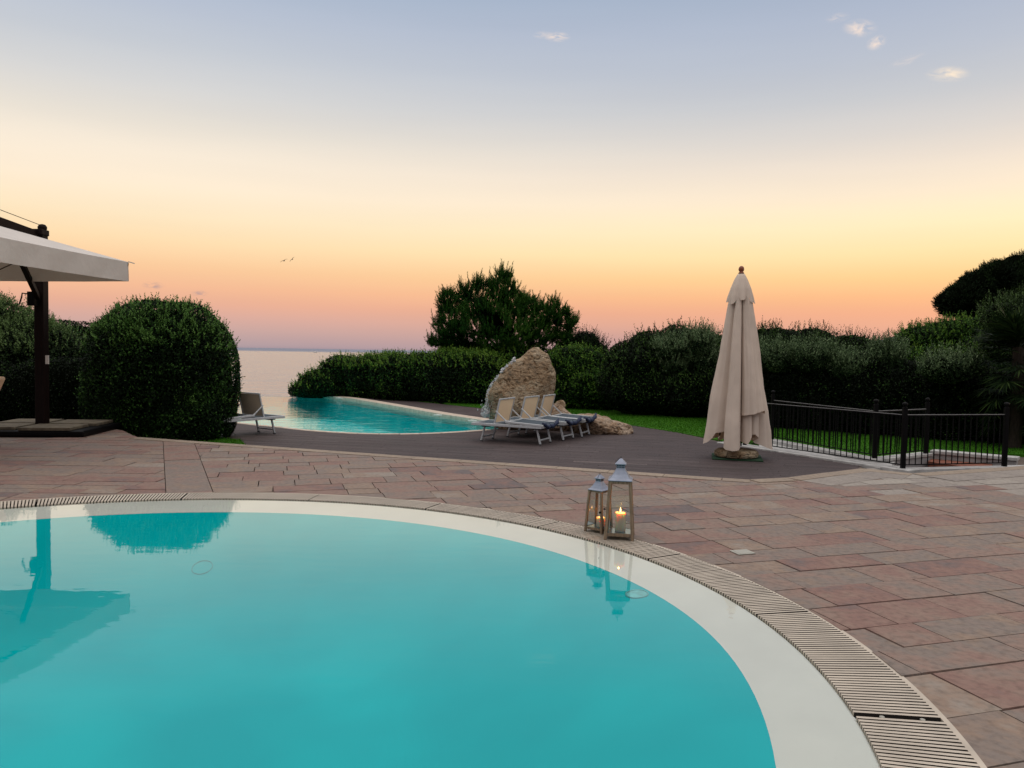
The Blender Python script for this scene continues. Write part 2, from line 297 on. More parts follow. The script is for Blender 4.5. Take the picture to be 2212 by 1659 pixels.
# ------------------------------------------------------------------ mesh helpers
class MB:
    def __init__(s): s.v = []; s.f = []; s.m = []; s.t = []
    def add(s, vs, fs, mi=0, tone=0.5):
        o = len(s.v); s.v += [tuple(x) for x in vs]
        for f in fs: s.f.append(tuple(i + o for i in f)); s.m.append(mi); s.t.append(tone)
    def box(s, c, size, rot=None, mi=0, tone=0.5):
        hx, hy, hz = (q / 2 for q in size)
        vs = [Vector((x, y, z)) for x in (-hx, hx) for y in (-hy, hy) for z in (-hz, hz)]
        if rot is not None: vs = [rot @ q for q in vs]
        c = Vector(c)
        s.add([q + c for q in vs], [(0, 1, 3, 2), (4, 6, 7, 5), (0, 4, 5, 1), (2, 3, 7, 6), (0, 2, 6, 4), (1, 5, 7, 3)], mi, tone)
    def bar(s, a, b, w, h, mi=0, upv=(0, 0, 1)):      # box-section bar from a to b
        a, b = Vector(a), Vector(b); d = (b - a); l = d.length; d.normalize()
        u = Vector(upv)
        if abs(d.dot(u)) > 0.98: u = Vector((1, 0, 0))
        x = d.cross(u).normalized(); z = x.cross(d).normalized()
        s.box((a + b) / 2, (w, l, h), Matrix((x, d, z)).transposed(), mi)
    def tube(s, pts, rad, n=8, mi=0, cap=True):
        pts = [Vector(p) for p in pts]; k = len(pts)
        if not hasattr(rad, '__len__'): rad = [rad] * k
        rings = []; prev = None
        for i, p in enumerate(pts):
            d = (pts[min(i + 1, k - 1)] - pts[max(i - 1, 0)]).normalized()
            u = prev if prev is not None else (Vector((0, 0, 1)) if abs(d.z) < 0.9 else Vector((1, 0, 0)))
            x = d.cross(u)
            if x.length < 1e-5: x = d.orthogonal()
            x.normalize(); u = x.cross(d).normalized(); prev = u
            rings.append([p + (x * math.cos(2 * PI * j / n) + u * math.sin(2 * PI * j / n)) * rad[i] for j in range(n)])
        vs = [q for r in rings for q in r]; fs = []
        for i in range(k - 1):
            for j in range(n):
                fs.append((i * n + j, i * n + (j + 1) % n, (i + 1) * n + (j + 1) % n, (i + 1) * n + j))
        if cap: fs.append(tuple(range(n - 1, -1, -1))); fs.append(tuple((k - 1) * n + j for j in range(n)))
        s.add(vs, fs, mi)
    def lathe(s, prof, c=(0, 0, 0), n=20, mi=0):
        c = Vector(c); vs = []; fs = []
        for r, z in prof:
            for j in range(n): vs.append(c + Vector((r * math.cos(2 * PI * j / n), r * math.sin(2 * PI * j / n), z)))
        for i in range(len(prof) - 1):
            for j in range(n): fs.append((i * n + j, i * n + (j + 1) % n, (i + 1) * n + (j + 1) % n, (i + 1) * n + j))
        fs.append(tuple(range(n - 1, -1, -1))); fs.append(tuple((len(prof) - 1) * n + j for j in range(n)))
        s.add(vs, fs, mi)
    def prism(s, poly, z0, z1, mi=0, tone=0.5, side=None):       # level polygon with thickness
        n = len(poly)
        vs = [(p[0], p[1], z0) for p in poly] + [(p[0], p[1], z1) for p in poly]
        area = sum(poly[i][0] * poly[(i + 1) % n][1] - poly[(i + 1) % n][0] * poly[i][1] for i in range(n))
        idx = list(range(n)) if area > 0 else list(range(n - 1, -1, -1))
        fs = [tuple(i + n for i in idx), tuple(reversed(idx))]
        for a in range(n):
            i, j = idx[a], idx[(a + 1) % n]; fs.append((i, j, j + n, i + n))
        k0 = len(s.m); s.add(vs, fs, mi, tone)
        if side is not None:
            s.m[k0 + 1] = side
            for q in range(k0 + 2, len(s.m), 2): s.m[q] = side
    def build(s, name, mats, parent=None, smooth=False, tone=False, bevel=0):
        me = bpy.data.meshes.new(name); me.from_pydata(s.v, [], s.f)
        if not isinstance(mats, (list, tuple)): mats = [mats]
        for m in mats: me.materials.append(m)
        me.polygons.foreach_set('material_index', s.m)
        if tone:
            a = me.attributes.new('tone', 'FLOAT', 'FACE'); a.data.foreach_set('value', s.t)
        if smooth: me.polygons.foreach_set('use_smooth', [True] * len(s.f))
        me.update()
        o = bpy.data.objects.new(name, me); col.objects.link(o)
        if parent: o.parent = parent
        if bevel:
            b = o.modifiers.new('edge', 'BEVEL'); b.width = bevel; b.segments = 2; b.limit_method = 'ANGLE'
        return o

def tag(o, label=None, cat=None, group=None, kind=None):
    if label: o['label'] = label
    if cat: o['category'] = cat
    if group: o['group'] = group
    if kind: o['kind'] = kind
    return o
def empty(name, loc, rz=0):
    o = bpy.data.objects.new(name, None); col.objects.link(o); o.location = loc; o.rotation_euler = (0, 0, rz); o.empty_display_size = 0.1
    return o
def kids(o): return [c for c in bpy.data.objects if c.parent == o]
def copy_tree(o, parent=None):
    c = o.copy(); col.objects.link(c)
    if parent: c.parent = parent
    for ch in kids(o): copy_tree(ch, c)
    return c
def structure(o): o['kind'] = 'structure'; return o

# ------------------------------------------------------------------ plan of the place
PC = Vector((-2.54, 3.74))
def rad_of(coef, th):
    a, b, c, d, e = coef
    r = a + b * math.cos(th) + c * math.sin(th) + d * math.cos(2 * th) + e * math.sin(2 * th)
    if coef is R_LIP:                    # the lip is never narrower than a hand's length
        m = rad_of(R_IN, th) - 0.30; r = m - 0.5 * ((m - r) + math.sqrt((m - r) ** 2 + 0.004))
    return r
R_OUT = (4.454, -0.05, 0.068, 0.072, -0.005); R_IN = (4.1022, -0.075, 0.0457, 0.0572, 0.0314); R_LIP = (4.0356, -0.196, 0.1367, -0.0824, 0.0925)
def pc(coef, th, dr=0.0):
    r = rad_of(coef, th) + dr
    return Vector((PC.x + r * math.cos(th), PC.y + r * math.sin(th)))
NTH = 180
TH = [2 * PI * i / NTH for i in range(NTH)]

def xy(p): return (p[0], p[1])
far_front = [(524, 915), (564, 919.5), (604, 923), (645, 928), (690, 932), (733, 935), (776, 937), (820, 938), (862, 938.2), (905, 937.5), (948, 936), (1000, 933), (1052, 929)]
far_back = [(1056, 914), (1004, 906), (948, 897.5), (890, 887), (833, 876.5), (770, 865.5), (733, 860.5), (692, 858), (651, 857.2), (624, 858)]
FF = [xy(G(*p, LOW)) for p in far_front]; FB = [xy(G(*p, LOW)) for p in far_back]
FB[-1] = (-8.62, 29.04); FB[-2] = (-8.09, 29.22)
far_pool = [(-14.76, 23.85), (-10.63, 21.13)] + FF + [(0.12, 18.89), (0.12, 20.07)] + FB + [(-18.9, 29.04), (-18.9, 25.4)]
pit = [xy(G(*p, LOW)) for p in ((1925, 1012), (1990, 1024), (2080, 1020), (2200, 1004), (2200, 1000), (2070, 985), (2010, 984.5), (1940, 994))]

# ------------------------------------------------------------------ ground sheet with openings for the pools and the stairwell
def filled(name, loops, z, mat, zfun=None):
    bm = bmesh.new(); eds = []
    for lp in loops:
        vs = [bm.verts.new((p[0], p[1], z)) for p in lp]
        eds += [bm.edges.new((vs[i], vs[(i + 1) % len(vs)])) for i in range(len(vs))]
    bmesh.ops.triangle_fill(bm, use_beauty=True, edges=eds, normal=(0, 0, 1))
    for f in bm.faces:
        if f.normal.z < 0: f.normal_flip()
    me = bpy.data.meshes.new(name); bm.to_mesh(me); bm.free(); me.materials.append(mat)
    o = bpy.data.objects.new(name, me); col.objects.link(o); return o

shore = [(-60, -60), (60, -60), (140, 60), (300, 260), (420, 700), (250, 700), (120, 200), (44, 66), (17, 43), (-3.5, 41), (-9.0, 32.5), (-8.56, 29.4), (-8.62, 29.07), (-19, 29.07), (-36, 29), (-60, 26)]
NEAR_HOLE = [xy(pc(R_OUT, t, -0.03)) for t in TH]
ground = structure(filled('ground', [shore, NEAR_HOLE, far_pool, pit], LOW - 0.035, M['soil']))
# the bank that falls to the sea
mb = MB(); n = len(shore); vs = []
for p in shore: vs.append((p[0], p[1], LOW - 0.035))
cen = Vector((60, 200))
for i, p in enumerate(shore):
    d = (Vector(p) - Vector((10, 0 if p[1] < 60 else p[1] * 0.8))).normalized() * 3.0
    vs.append((p[0] + d.x, p[1] + d.y, -8.0))
mb.add(vs, [(i, i + n, (i + 1) % n + n, (i + 1) % n) for i in range(n)])
structure(mb.build('bank', M['soil']))

# sea
mb = MB(); mb.add([(-40000, -4000, -7.0), (40000, -4000, -7.0), (40000, 45000, -7.0), (-40000, 45000, -7.0)], [(0, 1, 2, 3)])
structure(mb.build('sea', M['sea']))

# ------------------------------------------------------------------ paving stones
def clip(poly, nx, ny, d):         # keep n.p >= d
    out = []
    for i in range(len(poly)):
        a, b = poly[i], poly[(i + 1) % len(poly)]
        da, db = a[0] * nx + a[1] * ny - d, b[0] * nx + b[1] * ny - d
        if da >= 0: out.append(a)
        if (da >= 0) != (db >= 0):
            t = da / (da - db); out.append((a[0] + (b[0] - a[0]) * t, a[1] + (b[1] - a[1]) * t))
    return out

s0, s1 = G(358, 1060), G(352, 950)     # the strip between the two fields of paving
sdir = Vector((s1.x - s0.x, s1.y - s0.y)).normalized(); snor = Vector((sdir.y, -sdir.x))      # to the right
sq = Vector((s0.x, s0.y))
SW = 0.46
E0, E1 = G(470, 957.5), G(1560, 1034); E2 = G(1620, 1037.5); E3 = G(1700, 1033.5); E4 = G(1790, 1022); E5 = G(1862, 1013); E6 = G(1972, 1024); E8 = G(2300, 1002)
EDGE = [Vector(p) for p in ((-16, 14.7), (-7.7, 14.6), (-7.1, 14.0), (-6.3, 12.95))] + [Vector(xy(p)) for p in (E0, E1, E2, E3, E4, E5, E6, E8)]
def edge_clip(poly):
    cx = sum(p[0] for p in poly) / len(poly); cy = sum(p[1] for p in poly) / len(poly); c = Vector((cx, cy))
    best = None
    for a, b in zip(EDGE[:-1], EDGE[1:]):
        d = b - a; t = min(1, max(0, (c - a).dot(d) / d.length_squared)); q = a + d * t; ds = (c - q).length
        n_ = Vector((d.y, -d.x)).normalized()
        if best is None or ds < best[0] - 1e-6: best = (ds, a, n_)
    ds, a, n_ = best
    if ds > 1.0: return [] if (c - a).dot(n_) < 0 else poly
    return clip(poly, n_.x, n_.y, n_.dot(a) + 0.004)
pav = MB(); rng = random.Random(11)
C6 = EDGE[-2]; B6 = (((EDGE[-3] - C6).normalized() + (EDGE[-1] - C6).normalized())); N6 = Vector((B6.y, -B6.x)).normalized()
def lay(poly, tone, mi=0, side=None, gap=0.004, split=True):
    if split and min((Vector(p) - C6).length for p in poly) < 1.3:
        for sg in (1, -1):
            q = clip(poly, N6.x * sg, N6.y * sg, N6.dot(C6) * sg)
            if len(q) >= 3: lay(q, tone, mi, side, gap, False)
        return
    # keep clear of the pool, stay on the proper side of the strip
    if side == 'right': poly = clip(poly, snor.x, snor.y, snor.dot(sq) + SW + gap)
    elif side == 'left': poly = clip(poly, -snor.x, -snor.y, -snor.dot(sq) + gap)
    if len(poly) < 3: return
    poly = edge_clip(poly)
    if len(poly) < 3: return
    cx = sum(p[0] for p in poly) / len(poly); cy = sum(p[1] for p in poly) / len(poly)
    dmin = min((Vector(p) - PC).length for p in poly)
    th = math.atan2(cy - PC.y, cx - PC.x)
    ro = rad_of(R_OUT, th)
    dz = rng.uniform(-0.0034, 0.0030)
    if (Vector((cx, cy)) - PC).length < ro - 1.0: return
    if dmin > ro + 0.12 and (Vector((cx, cy)) - PC).length > ro + 0.6:
        pav.prism(poly, -0.034, dz, mi, tone); return
    # stone meets the curved edge: cut it along short chords
    d = Vector((-math.sin(th), math.cos(th))); us = [p[0] * d.x + p[1] * d.y for p in poly]
    k = max(1, int((max(us) - min(us)) / 0.12)); du = (max(us) - min(us)) / k
    for i in range(k):
        q = clip(clip(poly, d.x, d.y, min(us) + i * du), -d.x, -d.y, -(min(us) + (i + 1) * du))
        if len(q) < 3: continue
        qx = sum(p[0] for p in q) / len(q) - PC.x; qy = sum(p[1] for p in q) / len(q) - PC.y
        t2 = math.atan2(qy, qx); nn = (math.cos(t2), math.sin(t2))
        q = clip(q, nn[0], nn[1], nn[0] * PC.x + nn[1] * PC.y + rad_of(R_OUT, t2) - 0.012)
        if len(q) >= 3: pav.prism(q, -0.034, dz, mi, tone)

def field(angle, u0, u1, v0, v1, side, widths, lengths, inside):
    e1 = Vector((math.cos(angle), math.sin(angle))); e2 = Vector((-e1.y, e1.x)); v = v0
    while v < v1:
        w = rng.choice(widths); u = u0 - rng.random() * 0.8
        while u < u1:
            l = rng.choice(lengths); g = 0.005
            c = e1 * (u + l / 2) + e2 * (v + w / 2)
            if inside(c):
                poly = [e1 * (u + g) + e2 * (v + g), e1 * (u + l - g) + e2 * (v + g), e1 * (u + l - g) + e2 * (v + w - g), e1 * (u + g) + e2 * (v + w - g)]
                j = 0.003
                poly = [(p.x + rng.uniform(-j, j), p.y + rng.uniform(-j, j)) for p in poly]
                tone = min(1, max(0, rng.gauss(0.5, 0.2)))
                pale = 0
                dd = (Vector((c.x, c.y)) - Vector((6.4, 10.9))).length
                if dd < 1.6 + rng.random() * 1.3: pale = 1
                lay(poly, tone, pale, side)
            u += l
        v += w
field(R(17), -4, 13, -4.5, 13.5, 'right', (0.36, 0.36, 0.30, 0.40), (0.40, 0.52, 0.64, 0.76, 0.34), lambda c: c.y > -2 and c.y < 13.5 and c.x < 11)
field(R(1.5), -15, 2, -1.5, 15.4, 'left', (0.26, 0.32, 0.38, 0.24), (0.5, 0.66, 0.85, 1.05, 0.4), lambda c: c.y < 15.2 and c.y > -1 and c.x > -14)
for k in range(40):      # the dividing strip: long slabs end to end
    a = sq + sdir * (-1.0 + k * 0.85); b = a + sdir * 0.845
    if a.y > 13.0: break
    lay([xy(a + snor * 0.005), xy(a + snor * (SW - 0.005)), xy(b + snor * (SW - 0.005)), xy(b + snor * 0.005)], rng.uniform(0.35, 0.6))
structure(pav.build('paving', [M['tile'], M['pale_tile']], tone=True))
# the raised bed that carries the paving
bed_loop = [xy(p) for p in EDGE] + [(14, 11), (14, -8), (-16, -8)]
structure(filled('paving_bed', [bed_loop, NEAR_HOLE], -0.034, M['soil']))
ri = MB(); nb = len(bed_loop)
ri.add([(p[0], p[1], -0.034) for p in bed_loop] + [(p[0], p[1], LOW - 0.04) for p in bed_loop], [(i, i + nb, (i + 1) % nb + nb, (i + 1) % nb) for i in range(nb)])
structure(ri.build('paving_riser', M['grey_render']))

# ------------------------------------------------------------------ dark deck round the far pool
deck_loop = [xy(E0), xy(E1), xy(E2), xy(E3), xy(E4), xy(E5), (5.9, 12.85), (4.66, 15.35), (3.9, 17.95), (3.07, 19.6), (1.53, 20.8), (0.35, 23.1), (-1.06, 24.7), (-2.36, 26.2), (-6.14, 30.6), (-8.1, 30.2), (-8.26, 29.4)]
deck_loop = deck_loop + [xy(p) for p in FB[::-1][1:]] + [(0.12, 20.07), (0.12, 18.89)] + [xy(p) for p in FF[::-1]] + [(-10.63, 21.13), (-11.3, 18.9), (-8.2, 17.1)]
def in_poly(x, y, poly):
    r = False; j = len(poly) - 1
    for i in range(len(poly)):
        a, b = poly[i], poly[j]
        if (a[1] > y) != (b[1] > y) and x < (b[0] - a[0]) * (y - a[1]) / (b[1] - a[1]) + a[0]: r = not r
        j = i
    return r
def tri_prism(name, loop, z0, z1, mat):
    bm = bmesh.new(); vs = [bm.verts.new((p[0], p[1], z1)) for p in loop]
    eds = [bm.edges.new((vs[i], vs[(i + 1) % len(vs)])) for i in range(len(vs))]
    bmesh.ops.triangle_fill(bm, use_beauty=True, edges=eds, normal=(0, 0, 1))
    for f in bm.faces:
        if f.normal.z < 0: f.normal_flip()
    lo = [bm.verts.new((p[0], p[1], z0)) for p in loop]
    for i in range(len(vs)):
        j = (i + 1) % len(vs)
        bm.faces.new((vs[i], lo[i], lo[j], vs[j]))
    me = bpy.data.meshes.new(name); bm.to_mesh(me); bm.free(); me.materials.append(mat)
    o = bpy.data.objects.new(name, me); col.objects.link(o); return o
structure(tri_prism('deck_bed', deck_loop, LOW - 0.03, LOW + 0.004, M['soil']))
# planks laid over the bed
dk = MB(); ang = R(-12); e1 = Vector((math.cos(ang), math.sin(ang))); e2 = Vector((-e1.y, e1.x)); v = 6.0
dl = [Vector(p) for p in deck_loop]
while v < 33:
    u = -19 - rng.random() * 2
    while u < 9:
        l = rng.uniform(0.9, 1.9); c = e1 * (u + l / 2) + e2 * (v + 0.07)
        q = [e1 * (u + .003) + e2 * (v + .0025), e1 * (u + l - .003) + e2 * (v + .0025), e1 * (u + l - .003) + e2 * (v + .1375), e1 * (u + .003) + e2 * (v + .1375)]
        ins = [in_poly(p.x, p.y, deck_loop) for p in q]
        tone = min(1, max(0, rng.gauss(0.45, 0.11)))
        if all(ins): dk.prism([xy(p) for p in q], LOW + 0.0045, LOW + 0.012 + rng.uniform(-.001, .001), 0, tone)
        elif any(ins) or in_poly(c.x, c.y, deck_loop):       # plank cut at the edge: keep the short pieces that lie inside
            k = 26
            run = None
            for i in range(k + 1):
                inside_i = False
                if i < k:
                    a0, a1 = u + l * i / k, u + l * (i + 1) / k
                    pts = [e1 * a0 + e2 * (v + .0025), e1 * a1 + e2 * (v + .0025), e1 * a1 + e2 * (v + .1375), e1 * a0 + e2 * (v + .1375)]
                    inside_i = all(in_poly(p.x, p.y, deck_loop) for p in pts)
                if inside_i and run is None: run = a0
                if not inside_i and run is not None:
                    a1 = u + l * i / k
                    dk.prism([xy(e1 * run + e2 * (v + .0025)), xy(e1 * a1 + e2 * (v + .0025)), xy(e1 * a1 + e2 * (v + .1375)), xy(e1 * run + e2 * (v + .1375))], LOW + 0.0045, LOW + 0.012, 0, tone); run = None
        u += l
    v += 0.14
structure(dk.build('deck', M['deck'], tone=True))

# pale border stones along the paving's edge
bd = MB()
path = EDGE[3:]
def strip(mbx, path, off0, off1, z0, z1, step, jit=0.15):
    for si, (a, b) in enumerate(zip(path[:-1], path[1:])):
        zs = 0.0006 * (si % 5)          # neighbours never share a plane where they meet
        d = (b - a); L_ = d.length; d.normalize(); nrm = Vector((d.y, -d.x)); k = max(1, round(L_ / step))
        for i in range(k):
            p, q = a + d * (L_ * i / k + 0.004), a + d * (L_ * (i + 1) / k - 0.004)
            mbx.prism([xy(p + nrm * off0), xy(p + nrm * off1), xy(q + nrm * off1), xy(q + nrm * off0)], z0, z1 + zs, 0, rng.uniform(0.5 - jit, 0.5 + jit))
strip(bd, path, -0.02, 0.20, -0.03, 0.0065, 0.75)
structure(bd.build('paving_border', M['border_tile'], tone=True))
bd = MB(); strip(bd, EDGE[7:], 0.205, 0.62, -0.03, 0.0035, 0.7)
structure(bd.build('stair_border', M['pale_tile'], tone=True))

# ------------------------------------------------------------------ near pool
pool = MB()
prof = [(R_OUT, -0.018, -0.034, 0), (R_OUT, -0.018, -0.16, 0), (R_IN, 0.012, -0.16, 0), (R_IN, 0.012, -0.02, 1), (R_IN, 0.0, -0.014, 1), (R_IN, -0.05, -0.022, 1), (R_LIP, 0.0, -0.075, 1)]
prof += [(R_LIP, -0.004 - 1.9 * i / 40, -0.077 - 0.63 * (3 * (i / 40) ** 2 - 2 * (i / 40) ** 3), 2) for i in range(41)]
rings = [[(*xy(pc(c, t, dr)), z) for t in TH] for c, dr, z, _ in prof]
vs = [p for r in rings for p in r]
for i in range(len(prof) - 1):
    pool.add(rings[i] + rings[i + 1], [(j, NTH + j, NTH + (j + 1) % NTH, (j + 1) % NTH) for j in range(NTH)], prof[i + 1][3])
pool.add(rings[-1], [tuple(range(NTH))], 2)
o = structure(pool.build('near_pool_basin', [M['gutter'], M['lip'], M['liner']], smooth=True))
for f in o.data.polygons: f.use_smooth = f.material_index == 2
wm = MB(); wm.add([(*xy(pc(R_IN, t, 0.006)), -0.008) for t in TH], [tuple(range(NTH))])
structure(wm.build('near_pool_water', M['water']))

# slatted overflow grating round the near pool
gr = empty('pool_grating', (PC.x, PC.y, 0)); tag(gr, 'beige slatted overflow grating curving around the near pool', 'drain grating')
th_gap = math.atan2(G(2040, 1559).y - PC.y, G(2040, 1559).x - PC.x)
NP = 20; pitch = 0.0290 / 4.25
for k in range(NP):
    a0 = th_gap + 2 * PI * k / NP; a1 = th_gap + 2 * PI * (k + 1) / NP
    g0 = 0.0055 if k == 0 else 0.0012; g1 = 0.0012
    m_ = MB(); ns = int((a1 - a0 - g0 - g1) / pitch); st = (a1 - a0 - g0 - g1) / ns
    for i in range(ns):
        t = a0 + g0 + (i + 0.5) * st; hw = 0.0093
        d = Vector((math.cos(t), math.sin(t))); tn = Vector((-d.y, d.x))
        ri, ro = rad_of(R_IN, t) + 0.007, rad_of(R_OUT, t) - 0.03
        q = [d * ri - tn * hw, d * ro - tn * hw, d * ro + tn * hw, d * ri + tn * hw]
        m_.prism([xy(p) for p in q], -0.030, 0.003 + rng.uniform(-.0006, .0006), 0, 0.5, 1)  # slat sides and undersides near-black: shade of the gaps put into colour
    for f_ in (0.16, 0.5, 0.84):       # cross webs that hold the slats, a little lower
        seg = 14
        for i in range(seg):
            t0, t1 = a0 + g0 + (a1 - a0 - g0 - g1) * i / seg, a0 + g0 + (a1 - a0 - g0 - g1) * (i + 1) / seg
            pp = []
            for t, s_ in ((t0, -1), (t0, 1), (t1, 1), (t1, -1)):
                r = rad_of(R_IN, t) * (1 - f_) + rad_of(R_OUT, t) * f_ + s_ * 0.006
                pp.append((r * math.cos(t), r * math.sin(t)))
            m_.prism(pp, -0.034, -0.020, 1)
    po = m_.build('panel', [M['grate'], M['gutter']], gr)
    if k == 0:
        t = a0 + 0.002
        for f_ in (0.3, 0.72):
            s_ = MB()
            r = rad_of(R_IN, t) * (1 - f_) + rad_of(R_OUT, t) * f_
            s_.lathe([(0.004, -0.02), (0.004, -0.004), (0.011, -0.004), (0.011, 0.0), (0.004, 0.003)], (r * math.cos(t), r * math.sin(t), 0), 10)
            s_.build('bolt', M['plate'], po)
rm = MB(); NR = 360
for (c, d0, d1) in ((R_OUT, -0.027, -0.002), ):
    for i in range(NR):
        t0, t1 = 2 * PI * i / NR, 2 * PI * (i + 1) / NR
        q = [pc(c, t0, d0) - PC, pc(c, t0, d1) - PC, pc(c, t1, d1) - PC, pc(c, t1, d0) - PC]
        rm.prism([xy(p) for p in q], -0.03, -0.001)
rm.build('rim', M['grate'], gr)

# round fittings in the pool wall
M['ring_pale'] = simple('pale_ring', (0.16, 0.56, 0.57), 0.5, bump=0)
M['ring'] = simple('faded_ring', (0.0, 0.40, 0.45), 0.5, bump=0)
def bowl_z(x, y):
    rel = Vector((x, y)) - PC; th = math.atan2(rel.y, rel.x); dr = rad_of(R_LIP, th) - rel.length
    f = min(1, max(0, dr - 0.004) / 1.9)
    return -0.077 - 0.63 * (3 * f * f - 2 * f ** 3) if dr > 0.01 else 0.5
for px, py, r_, lab in ((1376, 1284, 0.075, 'round pale inlet fitting in the turquoise wall below the lanterns'), (437, 1226, 0.085, 'faint round fitting on the turquoise pool wall at the left')):
    d = ray(px, py); t = 0.0004
    while True:
        p = Vector((d.x * t, d.y * t, CAMZ + d.z * t)); t += 2e-6
        if p.z < -0.06 and p.z <= bowl_z(p.x, p.y): break
        if t > 0.02: break
    e_ = 0.01; nrm = Vector((-(bowl_z(p.x + e_, p.y) - bowl_z(p.x - e_, p.y)) / (2 * e_), -(bowl_z(p.x, p.y + e_) - bowl_z(p.x, p.y - e_)) / (2 * e_), 1)).normalized()
    root = empty('pool_inlet', p); tag(root, lab, 'pool fitting')
    root.rotation_euler = nrm.to_track_quat('Z', 'Y').to_euler()
    m_ = MB(); n_ = 32
    m_.tube([(r_ * math.cos(2 * PI * i / n_), r_ * math.sin(2 * PI * i / n_), 0.004) for i in range(n_ + 1)], 0.0028 if px < 1000 else 0.0042, 6, cap=False)
    m_.build('ring', M['ring'] if px < 1000 else M['ring_pale'], root)
    if px > 1000:
        m_ = MB(); m_.lathe([(r_ * 0.98, -0.01), (r_ * 0.9, 0.004), (0.02, 0.006), (0.001, 0.006)], n=28); m_.build('disc', M['ring_pale'], root)

# ------------------------------------------------------------------ far pool
def inset_z(loop, z): return [(p[0], p[1], z) for p in loop]
fp = MB(); n = len(far_pool)
cx = sum(p[0] for p in far_pool) / n; cy = sum(p[1] for p in far_pool) / n
top = inset_z(far_pool, LOW - 0.01)
wl = inset_z(far_pool, LOW - 0.20)
# bottom shrinks a little towards the middle
def shrink(loop, d):
    out = []; k = len(loop)
    area = sum(loop[i][0] * loop[(i + 1) % k][1] - loop[(i + 1) % k][0] * loop[i][1] for i in range(k))
    sg = 1 if area > 0 else -1
    for i in range(k):
        a, b, c = Vector(loop[i - 1]), Vector(loop[i]), Vector(loop[(i + 1) % k])
        n1 = (b - a).normalized(); n2 = (c - b).normalized(); t_ = (n1 + n2)
        if t_.length < 1e-4: t_ = n1
        t_.normalize(); nn = Vector((-t_.y, t_.x)) * sg; out.append(xy(b + nn * d))
    return out
bot = inset_z(shrink(far_pool, 0.25), LOW - 0.75)
fp.add(top + wl, [(i, (i + 1) % n, (i + 1) % n + n, i + n) for i in range(n)], 0)
fp.add(wl + bot, [(i, (i + 1) % n, (i + 1) % n + n, i + n) for i in range(n)], 1)
ob = structure(fp.build('far_pool_basin', [M['liner_pale'], M['liner_far']]))
structure(filled('far_pool_floor', [[xy(p) for p in bot]], LOW - 0.75, M['liner_far']))
structure(filled('far_pool_water', [far_pool], LOW - 0.012, M['water_far']))
cp = MB()
strip(cp, [Vector((-14.76, 23.85)), Vector((-10.63, 21.13))] + [Vector(p) for p in FF], -0.02, 0.15, LOW - 0.02, LOW + 0.02, 0.7)
strip(cp, [Vector((0.12, 20.07))] + [Vector(p) for p in FB[:-1]], -0.03, 0.36, LOW - 0.05, LOW + 0.06, 0.8)
structure(cp.build('far_pool_coping', M['coping'], bevel=0.008))
mb = MB(); mb.box((-13.76, 29.01, LOW - 0.35), (10.2, 0.10, 0.665)); structure(mb.build('infinity_wall', M['liner_pale']))
for px, py, lab in ((733, 857.5, 'small white fitting on the pool coping nearest the clipped hedge end'), (1020, 905.5, 'small white fitting on the coping close to the rock'), (946, 893.5, 'small white fitting halfway along the back coping')):
    p = G(px, py, LOW + 0.11); mb = MB()
    mb.box((0, 0, 0.012), (0.22, 0.12, 0.018)); mb.lathe([(0.05, 0.02), (0.045, 0.032), (0.02, 0.036)], n=14)
    o = mb.build('skimmer_lid', M['white']); o.location = (p.x, p.y, LOW + 0.06); tag(o, lab, 'pool fitting')

# ------------------------------------------------------------------ lawns
lawn_r = [(1.83, 20.66), (3.07, 19.48), (3.90, 17.83), (4.72, 15.52), (5.45, 16.17), (6.20, 13.52), (7.44, 14.46), (8.50, 14.99), (11.22, 14.40), (18.89, 13.58), (18.89, 30.70), (9.44, 31.88), (0.24, 31.88), (-3.54, 30.70), (-2.24, 26.15), (-1.00, 24.62), (0.41, 23.08)]
structure(tri_prism('lawn', lawn_r, LOW - 0.034, LOW + 0.022, M['lawn']))
lawn_l = [xy(G(430, 958, LOW)), xy(G(533, 966, LOW)), xy(G(520, 952.5, LOW)), xy(G(440, 945, LOW)), (-9.0, 16.1), (-12, 16.0), (-12, 14.75), (-7.8, 14.7)]
structure(tri_prism('lawn_patch', lawn_l, LOW - 0.034, LOW + 0.020, M['lawn']))
lawn_b = [(-8.26, 30.93), (-6.14, 30.70), (-2.48, 26.39), (-3.54, 30.81), (-4.72, 37.78), (-7.67, 33.06)]
structure(tri_prism('lawn_margin', lawn_b, LOW - 0.034, LOW + 0.018, M['lawn']))

